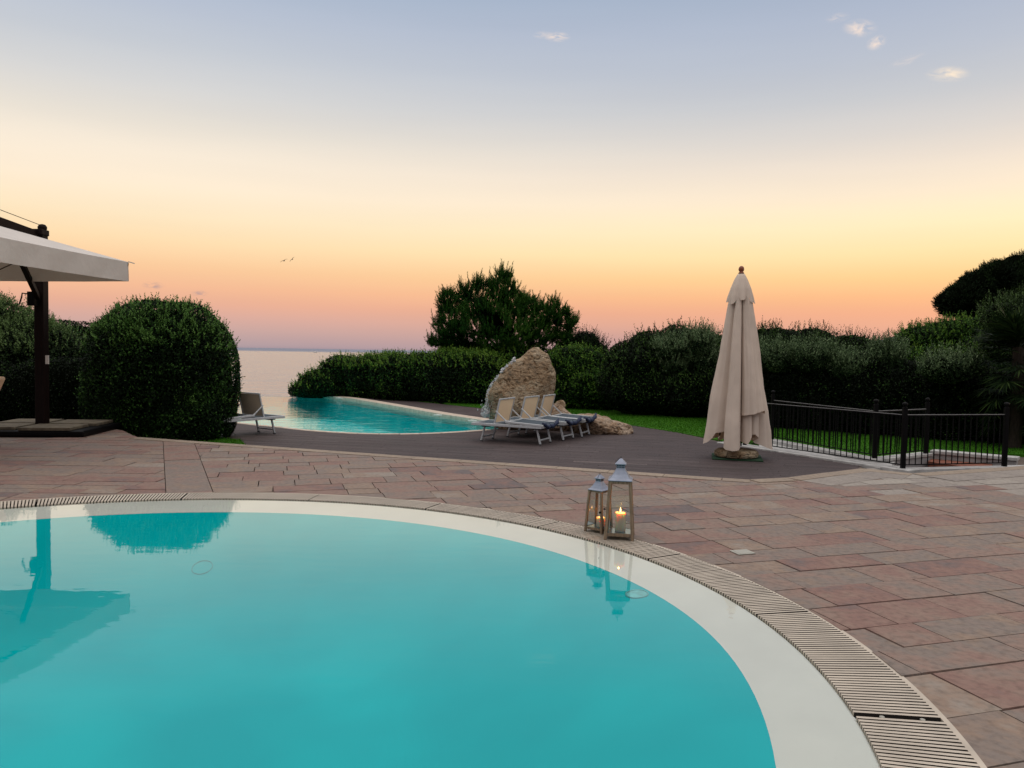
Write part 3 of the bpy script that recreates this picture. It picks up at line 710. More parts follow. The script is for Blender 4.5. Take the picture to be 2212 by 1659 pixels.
# ------------------------------------------------------------------ foliage machinery
def np_mesh(name, verts, quads, tone, mats, parent=None, extra=None):
    """verts (N,3), quads (M,4) int; extra = (verts, faces) list for the dark inner core with material slot 1"""
    nv = len(verts); nq = len(quads)
    V_ = verts; loops = quads.reshape(-1); starts = np.arange(nq) * 4; tot = np.full(nq, 4); mi = np.zeros(nq, int); tn = tone
    if extra is not None:
        ev, eq = extra
        loops = np.concatenate([loops, (eq + nv).reshape(-1)]); V_ = np.concatenate([V_, ev])
        starts = np.concatenate([starts, nq * 4 + np.arange(len(eq)) * 4]); mi = np.concatenate([mi, np.ones(len(eq), int)]); tn = np.concatenate([tn, np.full(len(eq), 0.2)])
    me = bpy.data.meshes.new(name)
    me.vertices.add(len(V_)); me.vertices.foreach_set('co', V_.astype(np.float32).ravel())
    me.loops.add(len(loops)); me.loops.foreach_set('vertex_index', loops.astype(np.int32))
    me.polygons.add(len(starts)); me.polygons.foreach_set('loop_start', starts.astype(np.int32))
    me.polygons.foreach_set('material_index', mi.astype(np.int32))
    a = me.attributes.new('tone', 'FLOAT', 'FACE'); a.data.foreach_set('value', np.clip(tn, 0, 1).astype(np.float32))
    me.update(calc_edges=True); me.validate()
    for m in mats: me.materials.append(m)
    o = bpy.data.objects.new(name, me); col.objects.link(o)
    if parent: o.parent = parent
    return o

def unit(a): return a / np.maximum(np.linalg.norm(a, axis=1, keepdims=True), 1e-9)

def leaf_quads(p, t, nrm, L, w):
    """kite-shaped leaves: base p, direction t, face normal nrm"""
    b = unit(np.cross(t, nrm)); L = np.asarray(L)[:, None] if np.ndim(L) else L; w = np.asarray(w)[:, None] if np.ndim(w) else w
    mid = p + t * (0.45 * L) + nrm * (0.06 * L)
    v = np.stack([p, mid + b * (w / 2), p + t * L, mid - b * (w / 2)], axis=1).reshape(-1, 3)
    q = np.arange(len(p) * 4).reshape(-1, 4)
    return v, q

def lump(p, seed, freq):
    r = np.random.RandomState(seed); s = np.zeros(len(p))
    for i in range(6):
        k = r.normal(size=3) * freq * (1 + 0.5 * i); s += np.sin(p @ k + r.uniform(0, 6.28)) / (1 + 0.4 * i)
    return s / 2.6

def sphere_dirs(rs, n): return unit(rs.normal(size=(n, 3)))

def super_r(d, e):     # radius of a superellipsoid of exponent e along unit direction d
    return (np.abs(d) ** e).sum(1) ** (-1.0 / e)

def sample_lobes(lobes, n, rs, e=2.0, bump=0.08, bfreq=2.2, depth=0.10, seed=1, zmin=LOW + 0.02):
    areas = np.array([(r[0] * r[1] + r[0] * r[2] + r[1] * r[2]) for c, r in lobes]); cnt = (areas / areas.sum() * n * 1.6).astype(int)
    Ps, Ns = [], []
    for (c, r), k in zip(lobes, cnt):
        d = sphere_dirs(rs, k); s = super_r(d, e)[:, None]
        c = np.array(c); r = np.array(r)
        surf = c + d * s * r
        sc = 1 + bump * lump(surf, seed, bfreq) - depth * rs.rand(k) ** 2
        p = c + d * s * r * sc[:, None]
        nn = unit(np.sign(d) * np.abs(d) ** (e - 1) / r)
        ok = p[:, 2] > zmin
        for (c2, r2) in lobes:
            if c2 is c or np.allclose(c2, c): continue
            q = (p - np.array(c2)) / np.array(r2)
            ok &= (np.abs(q) ** e).sum(1) > 0.74
        Ps.append(p[ok]); Ns.append(nn[ok])
    return np.concatenate(Ps), np.concatenate(Ns)

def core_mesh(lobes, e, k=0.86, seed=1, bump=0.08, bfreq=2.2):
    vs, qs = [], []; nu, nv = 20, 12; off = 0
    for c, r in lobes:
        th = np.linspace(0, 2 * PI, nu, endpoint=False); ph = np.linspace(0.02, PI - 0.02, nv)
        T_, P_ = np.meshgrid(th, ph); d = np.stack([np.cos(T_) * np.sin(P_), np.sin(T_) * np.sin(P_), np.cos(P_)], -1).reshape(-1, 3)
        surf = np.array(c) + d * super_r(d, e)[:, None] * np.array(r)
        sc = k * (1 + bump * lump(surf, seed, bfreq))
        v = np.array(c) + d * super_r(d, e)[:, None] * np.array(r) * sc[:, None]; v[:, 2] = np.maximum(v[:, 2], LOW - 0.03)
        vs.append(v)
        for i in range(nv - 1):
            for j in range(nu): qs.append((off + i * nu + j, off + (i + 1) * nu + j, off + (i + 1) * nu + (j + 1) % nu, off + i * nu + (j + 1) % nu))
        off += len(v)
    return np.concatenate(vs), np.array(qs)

def sprig_leaves(rs, base, dirs, length, n_leaf, L, w, spread=0.7):
    """shoots with leaves set along them"""
    m = len(base); ln = length * rs.uniform(0.55, 1.2, m)
    f = np.tile(np.linspace(0.08, 1.0, n_leaf), m); b = np.repeat(base, n_leaf, 0); d = np.repeat(dirs, n_leaf, 0); l2 = np.repeat(ln, n_leaf)
    p = b + d * (f * l2)[:, None]
    side = unit(np.cross(d, rs.normal(size=p.shape))); t = unit(d * 0.75 + side * spread)
    nrm = unit(np.cross(t, np.cross(d, t)) + 1e-6)
    sc = (1.15 - 0.55 * f) * rs.uniform(0.8, 1.2, len(f))
    return p, t, nrm, L * sc, w * sc

def shrub(name, lobes, n, leaf, mat, e=2.0, seed=1, bump=0.08, bfreq=2.2, depth=0.10, tone=(0.45, 0.2), sprigs=None, label=None, cat='shrub', group=None, parent=None, zmin=LOW + 0.02, asp=0.55, core=0.90, core_mat=None):
    rs = np.random.RandomState(seed)
    lobes = [(tuple(c), tuple(r)) for c, r in lobes]
    p, nn = sample_lobes(lobes, n, rs, e, bump, bfreq, depth, seed, zmin)
    k = len(p)
    nrm = unit(nn * 1.0 + rs.normal(size=(k, 3)) * 0.36)
    t = unit(np.cross(nrm, rs.normal(size=(k, 3)))); t = unit(t + nn * 0.45 + np.array([0, 0, 0.2]))
    Ls = leaf * rs.uniform(0.7, 1.35, k)
    v, q = leaf_quads(p - t * Ls[:, None] * 0.4, t, nrm, Ls, Ls * asp)
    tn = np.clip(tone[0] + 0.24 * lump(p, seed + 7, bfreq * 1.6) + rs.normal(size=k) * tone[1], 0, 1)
    if sprigs:
        for (cnt, length, nl, L_, w_, zmin_n, upb, st) in sprigs:  # st sets shoot tone: lighter tops are new growth plus painted top light
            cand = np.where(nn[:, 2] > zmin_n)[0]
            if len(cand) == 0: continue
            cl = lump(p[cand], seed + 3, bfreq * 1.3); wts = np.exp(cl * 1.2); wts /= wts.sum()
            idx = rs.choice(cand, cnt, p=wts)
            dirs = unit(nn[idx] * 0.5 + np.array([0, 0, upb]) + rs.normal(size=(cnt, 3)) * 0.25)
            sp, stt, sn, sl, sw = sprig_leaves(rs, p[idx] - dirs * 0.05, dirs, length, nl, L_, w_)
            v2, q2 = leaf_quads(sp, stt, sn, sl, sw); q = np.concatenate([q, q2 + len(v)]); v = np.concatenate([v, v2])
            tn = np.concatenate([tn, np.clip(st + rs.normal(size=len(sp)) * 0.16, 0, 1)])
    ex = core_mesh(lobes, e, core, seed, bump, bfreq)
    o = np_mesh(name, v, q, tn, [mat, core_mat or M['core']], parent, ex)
    if label: tag(o, label, cat, group)
    return o

def lobe_px(x, y, rx, ry, D, rd):
    """lobe centred on a sight line, radii given as seen in the photograph"""
    c = P(x, y, D); k = D / F
    return ((c.x, c.y, c.z), (rx * k, rd, ry * k))

def hedge_lobes(prof, thick, rx, jit=0.12, seed=0, wide=1.0):
    """chain of rounded masses standing on the ground; prof = (x px, y px of the top, distance)"""
    r_ = random.Random(seed); out = []
    for (x0, y0, D0), (x1, y1, D1) in zip(prof[:-1], prof[1:]):
        a, b = P(x0, y0, D0), P(x1, y1, D1); k = max(1, int(round((b - a).length / (rx * 1.0))))
        for i in range(k):
            q = a.lerp(b, (i + 0.5) / k); h = (q.z - LOW) * (1 + r_.uniform(-jit, jit) * 0.5)
            out.append(((q.x, q.y + r_.uniform(-jit, jit), LOW + h * 0.42), (rx * wide * (1 + r_.uniform(-jit, jit)), thick * (1 + r_.uniform(-jit, jit)), h * 0.58)))
    return out

# ------------------------------------------------------------------ planting at the left
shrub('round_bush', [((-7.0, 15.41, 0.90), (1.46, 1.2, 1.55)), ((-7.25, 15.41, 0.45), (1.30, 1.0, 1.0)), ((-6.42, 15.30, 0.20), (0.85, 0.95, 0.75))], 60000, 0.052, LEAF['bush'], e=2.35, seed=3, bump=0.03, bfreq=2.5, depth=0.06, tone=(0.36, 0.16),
      sprigs=[(1100, 0.20, 11, 0.054, 0.032, 0.25, 0.9, 0.90), (700, 0.15, 9, 0.050, 0.028, -0.1, 0.5, 0.52), (350, 0.12, 8, 0.046, 0.026, -0.6, 0.2, 0.36)], label='large round clipped green bush beside the far pool', cat='bush')  # shoot tones drop from top to foot: fresh growth, plus light and shade painted in
shrub('olive_bush', [((-12.75, 18.42, 1.03), (1.75, 1.3, 1.62)), ((-11.25, 18.18, 0.80), (1.22, 1.18, 1.30)), ((-14.6, 18.65, 1.0), (1.9, 1.3, 1.65))], 42000, 0.06, LEAF['olive'], e=2.3, seed=5, bump=0.05, depth=0.10, tone=(0.33, 0.18),
      sprigs=[(1300, 0.34, 14, 0.06, 0.032, 0.3, 1.1, 0.76)], label='pale olive green bush behind the dark parasol post', cat='bush')
shrub('back_hedge', hedge_lobes([(90, 684, 24.8), (200, 684, 24.8), (300, 690, 24.8)], 1.2, 1.05, seed=8), 16000, 0.06, LEAF['dark'], e=2.5, seed=8, bump=0.05, tone=(0.4, 0.2), label='dark hedge seen between the olive bush and the round bush', cat='hedge')
shrub('low_hedge', [((-9.56, 16.65, 0.42), (1.48, 0.65, 0.88)), ((-12.16, 16.76, 0.42), (1.77, 0.65, 0.86)), ((-14.9, 16.9, 0.42), (1.65, 0.65, 0.88))], 26000, 0.042, LEAF['dark'], e=2.6, seed=9, bump=0.05, tone=(0.35, 0.2), label='low dark hedge at the foot of the olive bush', cat='hedge')

# ------------------------------------------------------------------ planting behind the far pool
HB = [(668, 838, 29.52), (688, 812, 29.52), (722, 778, 29.75), (760, 765, 29.87), (812, 768, 29.52), (862, 771, 28.81), (915, 768, 28.10), (985, 764, 27.39), (1060, 760, 26.92)]
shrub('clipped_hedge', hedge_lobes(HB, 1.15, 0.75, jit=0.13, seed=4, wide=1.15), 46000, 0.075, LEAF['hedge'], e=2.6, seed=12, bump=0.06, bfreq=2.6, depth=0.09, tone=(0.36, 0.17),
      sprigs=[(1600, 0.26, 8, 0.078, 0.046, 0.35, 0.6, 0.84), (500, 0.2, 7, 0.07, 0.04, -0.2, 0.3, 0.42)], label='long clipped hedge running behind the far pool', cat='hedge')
shrub('leafy_shrub', [lobe_px(1010, 775, 75, 32, 29.04, 1.06), lobe_px(1120, 790, 85, 45, 28.57, 1.18), lobe_px(1000, 830, 80, 60, 29.04, 0.94), lobe_px(1125, 850, 110, 60, 28.33, 0.94)], 26000, 0.075, LEAF['hedge'], e=2.2, seed=14, bump=0.12, bfreq=2.4, tone=(0.46, 0.2),
      sprigs=[(900, 0.30, 9, 0.09, 0.05, 0.1, 0.5, 0.86)], label='bright leafy shrub directly behind the waterfall rock', cat='shrub')
shrub('mixed_shrub', [lobe_px(1245, 800, 70, 50, 25.50, 1.06), lobe_px(1290, 840, 75, 50, 25.03, 1.06), lobe_px(1215, 850, 60, 45, 25.38, 0.94), lobe_px(1330, 820, 45, 45, 25.50, 0.94)], 30000, 0.07, LEAF['hedge'], e=2.2, seed=15, bump=0.12, bfreq=2.6, tone=(0.42, 0.2),
      sprigs=[(800, 0.28, 9, 0.085, 0.045, 0.0, 0.5, 0.74)], label='green shrub to the right of the waterfall rock above the lawn', cat='shrub')
shrub('dark_shrub', [lobe_px(1262, 752, 36, 34, 28.92, 0.83), lobe_px(1293, 775, 26, 34, 28.69, 0.71), lobe_px(1230, 770, 38, 34, 28.92, 0.83)], 14000, 0.06, LEAF['dark'], e=2.0, seed=16, bump=0.16, bfreq=3.5, depth=0.25, tone=(0.4, 0.2), zmin=0.4,
      sprigs=[(320, 0.5, 12, 0.075, 0.04, 0.1, 0.8, 0.5)], label='small dark shrub at the right foot of the pine', cat='shrub')
# hedge masses to the right
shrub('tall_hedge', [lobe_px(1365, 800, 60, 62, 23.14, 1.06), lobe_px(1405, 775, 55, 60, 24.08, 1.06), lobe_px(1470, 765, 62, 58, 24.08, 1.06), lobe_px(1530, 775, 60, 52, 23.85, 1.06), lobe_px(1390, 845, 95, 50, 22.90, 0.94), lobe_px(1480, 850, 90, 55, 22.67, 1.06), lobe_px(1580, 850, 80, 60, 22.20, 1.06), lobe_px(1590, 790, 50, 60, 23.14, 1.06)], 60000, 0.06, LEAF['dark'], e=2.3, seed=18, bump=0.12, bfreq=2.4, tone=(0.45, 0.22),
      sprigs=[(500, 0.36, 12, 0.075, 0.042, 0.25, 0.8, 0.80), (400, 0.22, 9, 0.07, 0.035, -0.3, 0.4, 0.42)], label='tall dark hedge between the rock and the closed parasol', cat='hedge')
for xs, ys, rx, ry, D, lab, sd in ((1452, 758, 34, 22, 22.3, 'grey-green shrub spilling from the tall hedge, nearer the rock', 21), (1512, 745, 32, 30, 22.1, 'grey-green shrub in the hedge just left of the closed parasol', 22)):
    shrub('silver_shrub', [lobe_px(xs, ys, rx, ry, (D), 0.47), lobe_px(xs + 3, ys + 34, rx * 0.8, ry, (D + 0.1), 0.41)], 4200, 0.06, LEAF['silver'], e=2.0, seed=sd, bump=0.25, bfreq=4, tone=(0.35, 0.2), zmin=0.5, core=0.7,
          sprigs=[(300, 0.46, 16, 0.075, 0.028, -0.1, 1.0, 0.68)], label=lab, cat='shrub', group='grey-green shrubs in the tall hedge')
LR = [(1600, 745, 20.42), (1680, 745, 20.07), (1760, 752, 19.60), (1850, 765, 18.89), (1930, 765, 18.42), (2010, 780, 17.95), (2110, 780, 17.24), (2230, 790, 17.00), (2340, 790, 16.76)]
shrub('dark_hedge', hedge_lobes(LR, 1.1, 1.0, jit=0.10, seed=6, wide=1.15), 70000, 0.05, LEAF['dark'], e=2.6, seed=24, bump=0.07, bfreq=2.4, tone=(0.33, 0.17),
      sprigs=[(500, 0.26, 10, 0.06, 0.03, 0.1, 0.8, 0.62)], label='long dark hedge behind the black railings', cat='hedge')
k_ = 0
for xs, ys, rx, ry, D, lab in ((1672, 752, 40, 26, 19.4, 'grey-green upright shoots topping the hedge just right of the closed parasol'), (1752, 750, 44, 28, 18.9, 'widest grey-green shoots on top of the dark hedge, above the far railing'), (1828, 772, 40, 26, 18.4, 'lower grey-green shoots in the middle of the dark hedge'), (1918, 752, 26, 32, 18.2, 'slender grey-green shoots rising in front of the distant headland')):
    k_ += 1
    shrub('silver_shrub', [lobe_px(xs, ys + 30, rx, ry, D, 0.59)], 3000, 0.055, LEAF['silver'], e=2.0, seed=30 + k_, bump=0.25, bfreq=4, tone=(0.3, 0.2), zmin=0.5, core=0.7,
          sprigs=[(280, 0.42, 15, 0.070, 0.030, 0.1, 1.5, 0.60)], label=lab, cat='shrub', group='grey-green shrubs along the dark hedge')
shrub('white_flowered_shrub', [lobe_px(2040, 800, 52, 28, 16.41, 0.59), lobe_px(2085, 790, 34, 26, 16.41, 0.53)], 5000, 0.04, LEAF['silver'], e=2.0, seed=36, bump=0.2, bfreq=4, tone=(0.32, 0.2), zmin=0.5,
      sprigs=[(170, 0.36, 14, 0.055, 0.024, 0.0, 1.5, 0.66)], label='dull grey shrub with pale flower spikes in front of the hedge', cat='shrub')
shrub('green_thicket', [lobe_px(1990, 740, 42, 34, 24.20, 1.06), lobe_px(2050, 728, 60, 34, 24.20, 1.18), lobe_px(2110, 722, 60, 32, 23.61, 1.18), lobe_px(2020, 790, 90, 50, 23.61, 1.18), lobe_px(2140, 780, 90, 60, 23.02, 1.18)], 36000, 0.065, LEAF['hedge'], e=2.1, seed=38, bump=0.13, bfreq=2.4, tone=(0.46, 0.22), zmin=0.3,
      sprigs=[(900, 0.32, 10, 0.075, 0.04, 0.1, 0.7, 0.74)], label='green thicket under the umbrella pine', cat='shrub')
shrub('tall_thicket', [lobe_px(1690, 748, 60, 36, 25.38, 1.06), lobe_px(1750, 746, 50, 34, 25.38, 1.06), lobe_px(1830, 756, 60, 30, 25.38, 1.06), lobe_px(1890, 770, 44, 26, 25.38, 1.06), lobe_px(1640, 745, 40, 34, 25.38, 1.06)], 26000, 0.065, LEAF['dark'], e=2.1, seed=39, bump=0.15, bfreq=2.8, tone=(0.5, 0.22), zmin=0.3,
      sprigs=[(420, 0.4, 11, 0.075, 0.04, 0.2, 0.9, 0.66)], label='dark ragged thicket showing above the grey-green hedge top', cat='shrub')
shrub('grey_thicket', [lobe_px(2175, 690, 45, 38, 19.83, 0.83), lobe_px(2225, 680, 45, 44, 19.83, 0.83), lobe_px(2200, 740, 70, 50, 19.60, 0.94)], 12000, 0.05, LEAF['olive'], e=2.0, seed=40, bump=0.16, bfreq=3, tone=(0.3, 0.2), zmin=0.3,
      sprigs=[(420, 0.42, 14, 0.065, 0.026, 0.1, 1.1, 0.52)], label='pale green shrub above the palm at the right edge', cat='shrub')

# fan palm at the right edge
c_ = P(2200, 738, 15.8); pr = empty('fan_palm', (c_.x, c_.y, LOW)); tag(pr, 'dark spiky fan palm at the right edge behind the railings', 'palm')
rs = np.random.RandomState(50); pv, pt, pn, pl, pw = [], [], [], [], []
tm = MB(); hubz = c_.z - LOW
for i in range(120):
    a = rs.uniform(0, 2 * PI); el_ = rs.uniform(-1.1, 1.25); d = np.array([math.cos(a) * math.cos(el_), math.sin(a) * math.cos(el_), math.sin(el_)])
    st = rs.uniform(0.30, 0.62); b0 = np.array([0, 0, hubz - 0.15 - 1.1 * max(0, -el_)]); hub = b0 + d * st
    tm.tube([tuple(b0), tuple(b0 + d * st * 0.5 + np.array([0, 0, 0.03])), tuple(hub)], 0.010, 5)
    sd_ = np.cross(d, [0, 0, 1]); sd_ = sd_ / (np.linalg.norm(sd_) + 1e-6); fn = np.cross(sd_, d)
    for j in range(21):
        ph = (j - 10) / 10 * 1.45; t = d * math.cos(ph) + sd_ * math.sin(ph) + fn * rs.normal() * 0.08 + np.array([0, 0, -0.06])
        t = t / np.linalg.norm(t); pv.append(hub); pt.append(t); pn.append(fn); pl.append(rs.uniform(0.38, 0.58)); pw.append(0.030)
v, q = leaf_quads(np.array(pv), np.array(pt), np.array(pn), np.array(pl), np.array(pw))
np_mesh('frond', v, q, np.clip(rs.normal(0.45, 0.25, len(q)), 0, 1), [LEAF['palm']], pr); tm.build('stalk', LEAF['palm'], pr)
tk = MB(); tk.tube([(0, 0, -0.03), (0.02, 0, hubz * 0.5), (0, 0, hubz - 0.1)], [0.14, 0.12, 0.10], 10); tk.build('trunk', M['bark'], pr)

# ------------------------------------------------------------------ trees
def needles(rs, base, dirs, length, nper, L, w):
    p, t, nr, l, ww = sprig_leaves(rs, base, dirs, length, nper, L, w, spread=0.55)
    return leaf_quads(p, t, nr, l, ww)

def pine(name, root_xy, D, lobes_px, nshoot, label, mat, seed, shoot_len, needle, cat='pine tree', upw=0.9, trunk_px=None, per=22, wide=0.013, core=0.74, leaders=0, ragged=0.20):
    rs = np.random.RandomState(seed)
    lobes = [lobe_px(x, y, rx, ry, D + dd, rd) for x, y, rx, ry, dd, rd in lobes_px]
    root = empty(name, (root_xy[0], root_xy[1], 0)); tag(root, label, cat)
    p, nn = sample_lobes(lobes, nshoot, rs, 2.0, ragged, 2.4, 0.40, seed, 0.3)
    dirs = unit(nn * 0.75 + np.array([0, 0, upw]) * rs.uniform(0.4, 1.3, (len(p), 1)) + rs.normal(size=p.shape) * 0.25)
    v, q = needles(rs, p - dirs * shoot_len * 0.5, dirs, shoot_len, per, needle, wide)
    tn = np.repeat(np.clip(0.42 + 0.34 * lump(p, seed + 1, 1.8) + rs.normal(size=len(p)) * 0.14, 0, 1), per)
    if leaders:                      # long upright candles that break the outline
        cand = np.where(nn[:, 2] > 0.15)[0]; idx = rs.choice(cand, leaders); d2 = unit(nn[idx] * 0.35 + np.array([0, 0, 1.0]) + rs.normal(size=(leaders, 3)) * 0.14)
        v2, q2 = needles(rs, p[idx] - d2 * 0.12, d2, 0.5, 44, needle * 0.95, wide * 1.2); q = np.concatenate([q, q2 + len(v)]); v = np.concatenate([v, v2]); tn = np.concatenate([tn, np.clip(0.6 + rs.normal(size=len(q2)) * 0.15, 0, 1)])
    off = np.array([root_xy[0], root_xy[1], 0.0])
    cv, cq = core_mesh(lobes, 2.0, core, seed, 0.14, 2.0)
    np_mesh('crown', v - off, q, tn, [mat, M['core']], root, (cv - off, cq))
    tb = MB(); top = max(c[2] for c, r in lobes)
    tb.tube([(0, 0, LOW - 0.04), (0.05, 0.02, top * 0.35), (-0.03, 0.05, top * 0.7), (0, 0, top)], [0.16, 0.13, 0.09, 0.03], 9)
    for c, r in lobes:
        z0 = max(0.4, c[2] - 0.5); e_ = Vector(c) - Vector(off)
        tb.tube([(0, 0.02, z0 * 0.75), (e_.x * 0.5, e_.y * 0.5, (z0 + c[2]) / 2), tuple(e_)], [0.06, 0.04, 0.015], 6)
    tb.build('trunk', M['bark'], root)
    return root
pb = P(1095, 770, 28.6)
pine('pine_tree', (pb.x, pb.y), 28.6, [(1085, 645, 26, 50, 0, 0.7), (1042, 660, 42, 48, 0.2, 0.9), (1010, 642, 24, 34, 0.1, 0.5), (1028, 618, 12, 18, 0, 0.3), (1126, 670, 34, 44, 0, 0.8), (1106, 634, 20, 24, 0, 0.4), (1176, 694, 30, 32, 0.1, 0.7), (1160, 668, 14, 20, 0, 0.35), (968, 662, 26, 38, 0, 0.5), (965, 636, 9, 16, 0, 0.25), (1201, 690, 20, 34, 0, 0.5), (1197, 660, 9, 14, 0, 0.25), (1232, 698, 16, 20, 0, 0.4), (1226, 678, 8, 14, 0, 0.25), (985, 705, 44, 38, -0.1, 0.9), (1075, 715, 92, 42, -0.3, 1.1), (1150, 724, 48, 26, 0, 0.9), (1215, 728, 26, 12, 0.1, 0.5), (950, 738, 32, 10, 0.1, 0.45), (985, 744, 36, 14, 0, 0.6), (1088, 606, 9, 22, 0, 0.3), (1060, 690, 60, 50, -0.5, 0.7)], 5200,
     'small bushy green pine rising behind the clipped hedge', LEAF['pine'], 60, 0.34, 0.11, per=24, wide=0.020, upw=1.1, core=0.42, leaders=420, ragged=0.36)
ub = P(2215, 720, 35.4)
pine('umbrella_pine', (ub.x, ub.y), 35.4, [(2052, 652, 28, 24, 0, 0.9), (2078, 640, 38, 32, 0, 1.0), (2112, 618, 44, 36, 0.2, 1.1), (2155, 600, 48, 40, 0, 1.2), (2205, 588, 50, 42, 0, 1.2), (2270, 600, 60, 50, 0, 1.2), (2130, 650, 70, 36, 0, 1.1), (2215, 650, 80, 36, 0, 1.2), (2060, 672, 28, 12, 0, 0.7), (2105, 680, 40, 10, 0, 0.8)], 9000,
     'dark spreading umbrella pine at the right edge', LEAF['stone_pine'], 62, 0.24, 0.09, per=18, wide=0.024, upw=0.45, core=0.86)
# a spiky agave-like tuft poking up from the hedge
rs = np.random.RandomState(70); b = P(890, 775, 30.2); n_ = 34
d = unit(np.stack([rs.normal(size=n_) * 0.32, rs.normal(size=n_) * 0.3, np.ones(n_)], 1)); pp = np.tile(np.array([b.x, b.y, b.z - 0.35]), (n_, 1)) + rs.normal(size=(n_, 3)) * np.array([0.17, 0.06, 0.02])
v, q = leaf_quads(pp, d, unit(rs.normal(size=(n_, 3))), rs.uniform(0.5, 0.85, n_), np.full(n_, 0.05))
tag(np_mesh('spiky_plant', v, q, rs.uniform(0.1, 0.5, n_), [LEAF['palm']]), 'dark spiky leaves poking above the clipped hedge against the sea', 'plant')

# far headland
hb = MB(); pts = []; n_ = 40
for i in range(n_ + 1):
    f = i / n_; h = 33 * math.sin(PI * f) ** 0.7 * (1 + 0.25 * noise.noise(Vector((f * 14, 3, 0)))) + 1.2 * noise.noise(Vector((f * 60, 0, 0)))
    pts.append((380 + 420 * f, h))
vs = []
for x, h in pts: vs += [(x, 905, -9), (x, 900 + 60, max(-7, h * 1.0 + 3)), (x, 900 + 190, -9)]
hb.add(vs, [f for i in range(n_) for f in ((i * 3, i * 3 + 3, i * 3 + 4, i * 3 + 1), (i * 3 + 1, i * 3 + 4, i * 3 + 5, i * 3 + 2))])
M['headland'] = simple('hazy_wooded_headland', (0.045, 0.052, 0.062), 0.95, var=0.4, scale=0.05, bump=0)  # bluish base colour stands in for the haze of distance
structure(hb.build('headland', M['headland']))

# grass blades over the lawns
rs = np.random.RandomState(80); gp = []
for loop, n_, ymax in ((lawn_r, 70000, 27), (lawn_l, 6000, 17)):
    a = np.array(loop); lo, hi = a.min(0), a.max(0); hi[1] = min(hi[1], ymax); hi[0] = min(hi[0], 12); cnt = 0
    pts = lo + rs.rand(n_ * 3, 2) * (hi - lo)
    gp += [p for p in pts if in_poly(p[0], p[1], loop)][:n_]
gp = np.array(gp); n_ = len(gp); p3 = np.concatenate([gp, np.full((n_, 1), LOW + 0.015)], 1)
d = unit(np.stack([rs.normal(size=n_) * 0.4, rs.normal(size=n_) * 0.4, np.ones(n_)], 1))
v, q = leaf_quads(p3, d, unit(rs.normal(size=(n_, 3)) * np.array([1, 1, 0.2])), rs.uniform(0.03, 0.06, n_), np.full(n_, 0.014))
tag(np_mesh('grass', v, q, np.clip(rs.normal(0.45, 0.2, n_), 0, 1), [LEAF['grass']]), 'short green grass of the lawns', 'grass', kind='stuff')

# ------------------------------------------------------------------ rocks and the trickle of water
def outline_rock(name, outline_px, centre_px, D, thick, mat, seed, amp=0.05, levels=5, label=None, lean=0.0, zmin=LOW - 0.03):
    cx_, cy_ = centre_px
    c = P(cx_, cy_, D); k = D / F
    ang = []; rad = []
    for x, y in outline_px:
        dx, dz = (x - cx_) * k, -(y - cy_) * k; ang.append(math.atan2(dz, dx)); rad.append(math.hypot(dx, dz))
    o_ = sorted(zip(ang, rad)); ang = [a for a, r in o_]; rad = [r for a, r in o_]
    A = np.array([ang[-1] - 2 * PI] + ang + [ang[0] + 2 * PI]); B = np.array([rad[-1]] + rad + [rad[0]])
    pr_ = random.Random(seed * 7 + 1); planes = []
    for i in range(16):                  # flat breaks in the stone, mostly on its broad faces
        v_ = Vector((pr_.gauss(0, 0.55), pr_.choice((-1, 1)) * pr_.uniform(0.6, 1.2), pr_.gauss(0, 0.5))).normalized()
        sup = abs(v_.y) * thick + math.hypot(v_.x, v_.z) * max(rad) * 0.55
        planes.append((v_, sup * pr_.uniform(0.62, 0.86)))
    bm = bmesh.new(); bmesh.ops.create_icosphere(bm, subdivisions=levels + 1, radius=1)
    for vtx in bm.verts:
        d = vtx.co.normalized(); rho = math.hypot(d.x, d.z); ph = math.atan2(d.z, d.x)
        rr = float(np.interp(ph, A, B)) * rho ** 0.8
        yy = math.copysign(abs(d.y) ** 0.75, d.y) * thick * (0.75 + 0.25 * float(np.interp(ph, A, B)) / max(rad))
        q = Vector((rr * math.cos(ph), yy, rr * math.sin(ph)))
        q2 = q * 1.45 + Vector((seed * 3.1, 0, 0))
        dn = noise.fractal(q2, 0.9, 2.1, 5) * amp * 1.5
        rg = (1 - abs(noise.noise(q * 2.2 + Vector((seed, 5, 1))))) ** 3 * amp * 0.55
        pits = max(0, noise.noise(Vector((q.x * 9, q.y * 9, q.z * 6)) + Vector((2, seed, 9))) - 0.22) * amp * (1.5 if q.x > 0.1 else 0.5)
        q += Vector((d.x * 0.6, d.y * 1.3, d.z * 0.6)) * (dn + rg * 0.7 - pits)
        for pn_, pd in planes:
            ex = q.dot(pn_) - pd
            if ex > 0: q -= pn_ * ex * 0.82
        q.x += lean * q.z
        vtx.co = q + c
        vtx.co.z = max(vtx.co.z, zmin)
    for f in bm.faces: f.smooth = True
    me = bpy.data.meshes.new(name); bm.to_mesh(me); bm.free(); me.materials.append(mat)
    o = bpy.data.objects.new(name, me); col.objects.link(o)
    if label: tag(o, label, 'rock')
    return o
def cv(pts): return [(887 + 0.2431 * x, 564.5 + 0.2431 * y) for x, y in pts]
big = cv([(1095, 748), (1130, 768), (1160, 800), (1190, 812), (1220, 822), (1238, 860), (1246, 915), (1272, 950), (1288, 1010), (1286, 1080), (1276, 1150), (1268, 1230), (1262, 1400), (1250, 1490), (1000, 1500), (780, 1500), (715, 1440), (705, 1350), (688, 1290), (680, 1210), (708, 1130), (750, 1060), (800, 1005), (842, 962), (905, 892), (955, 868), (1010, 815), (1055, 768)])
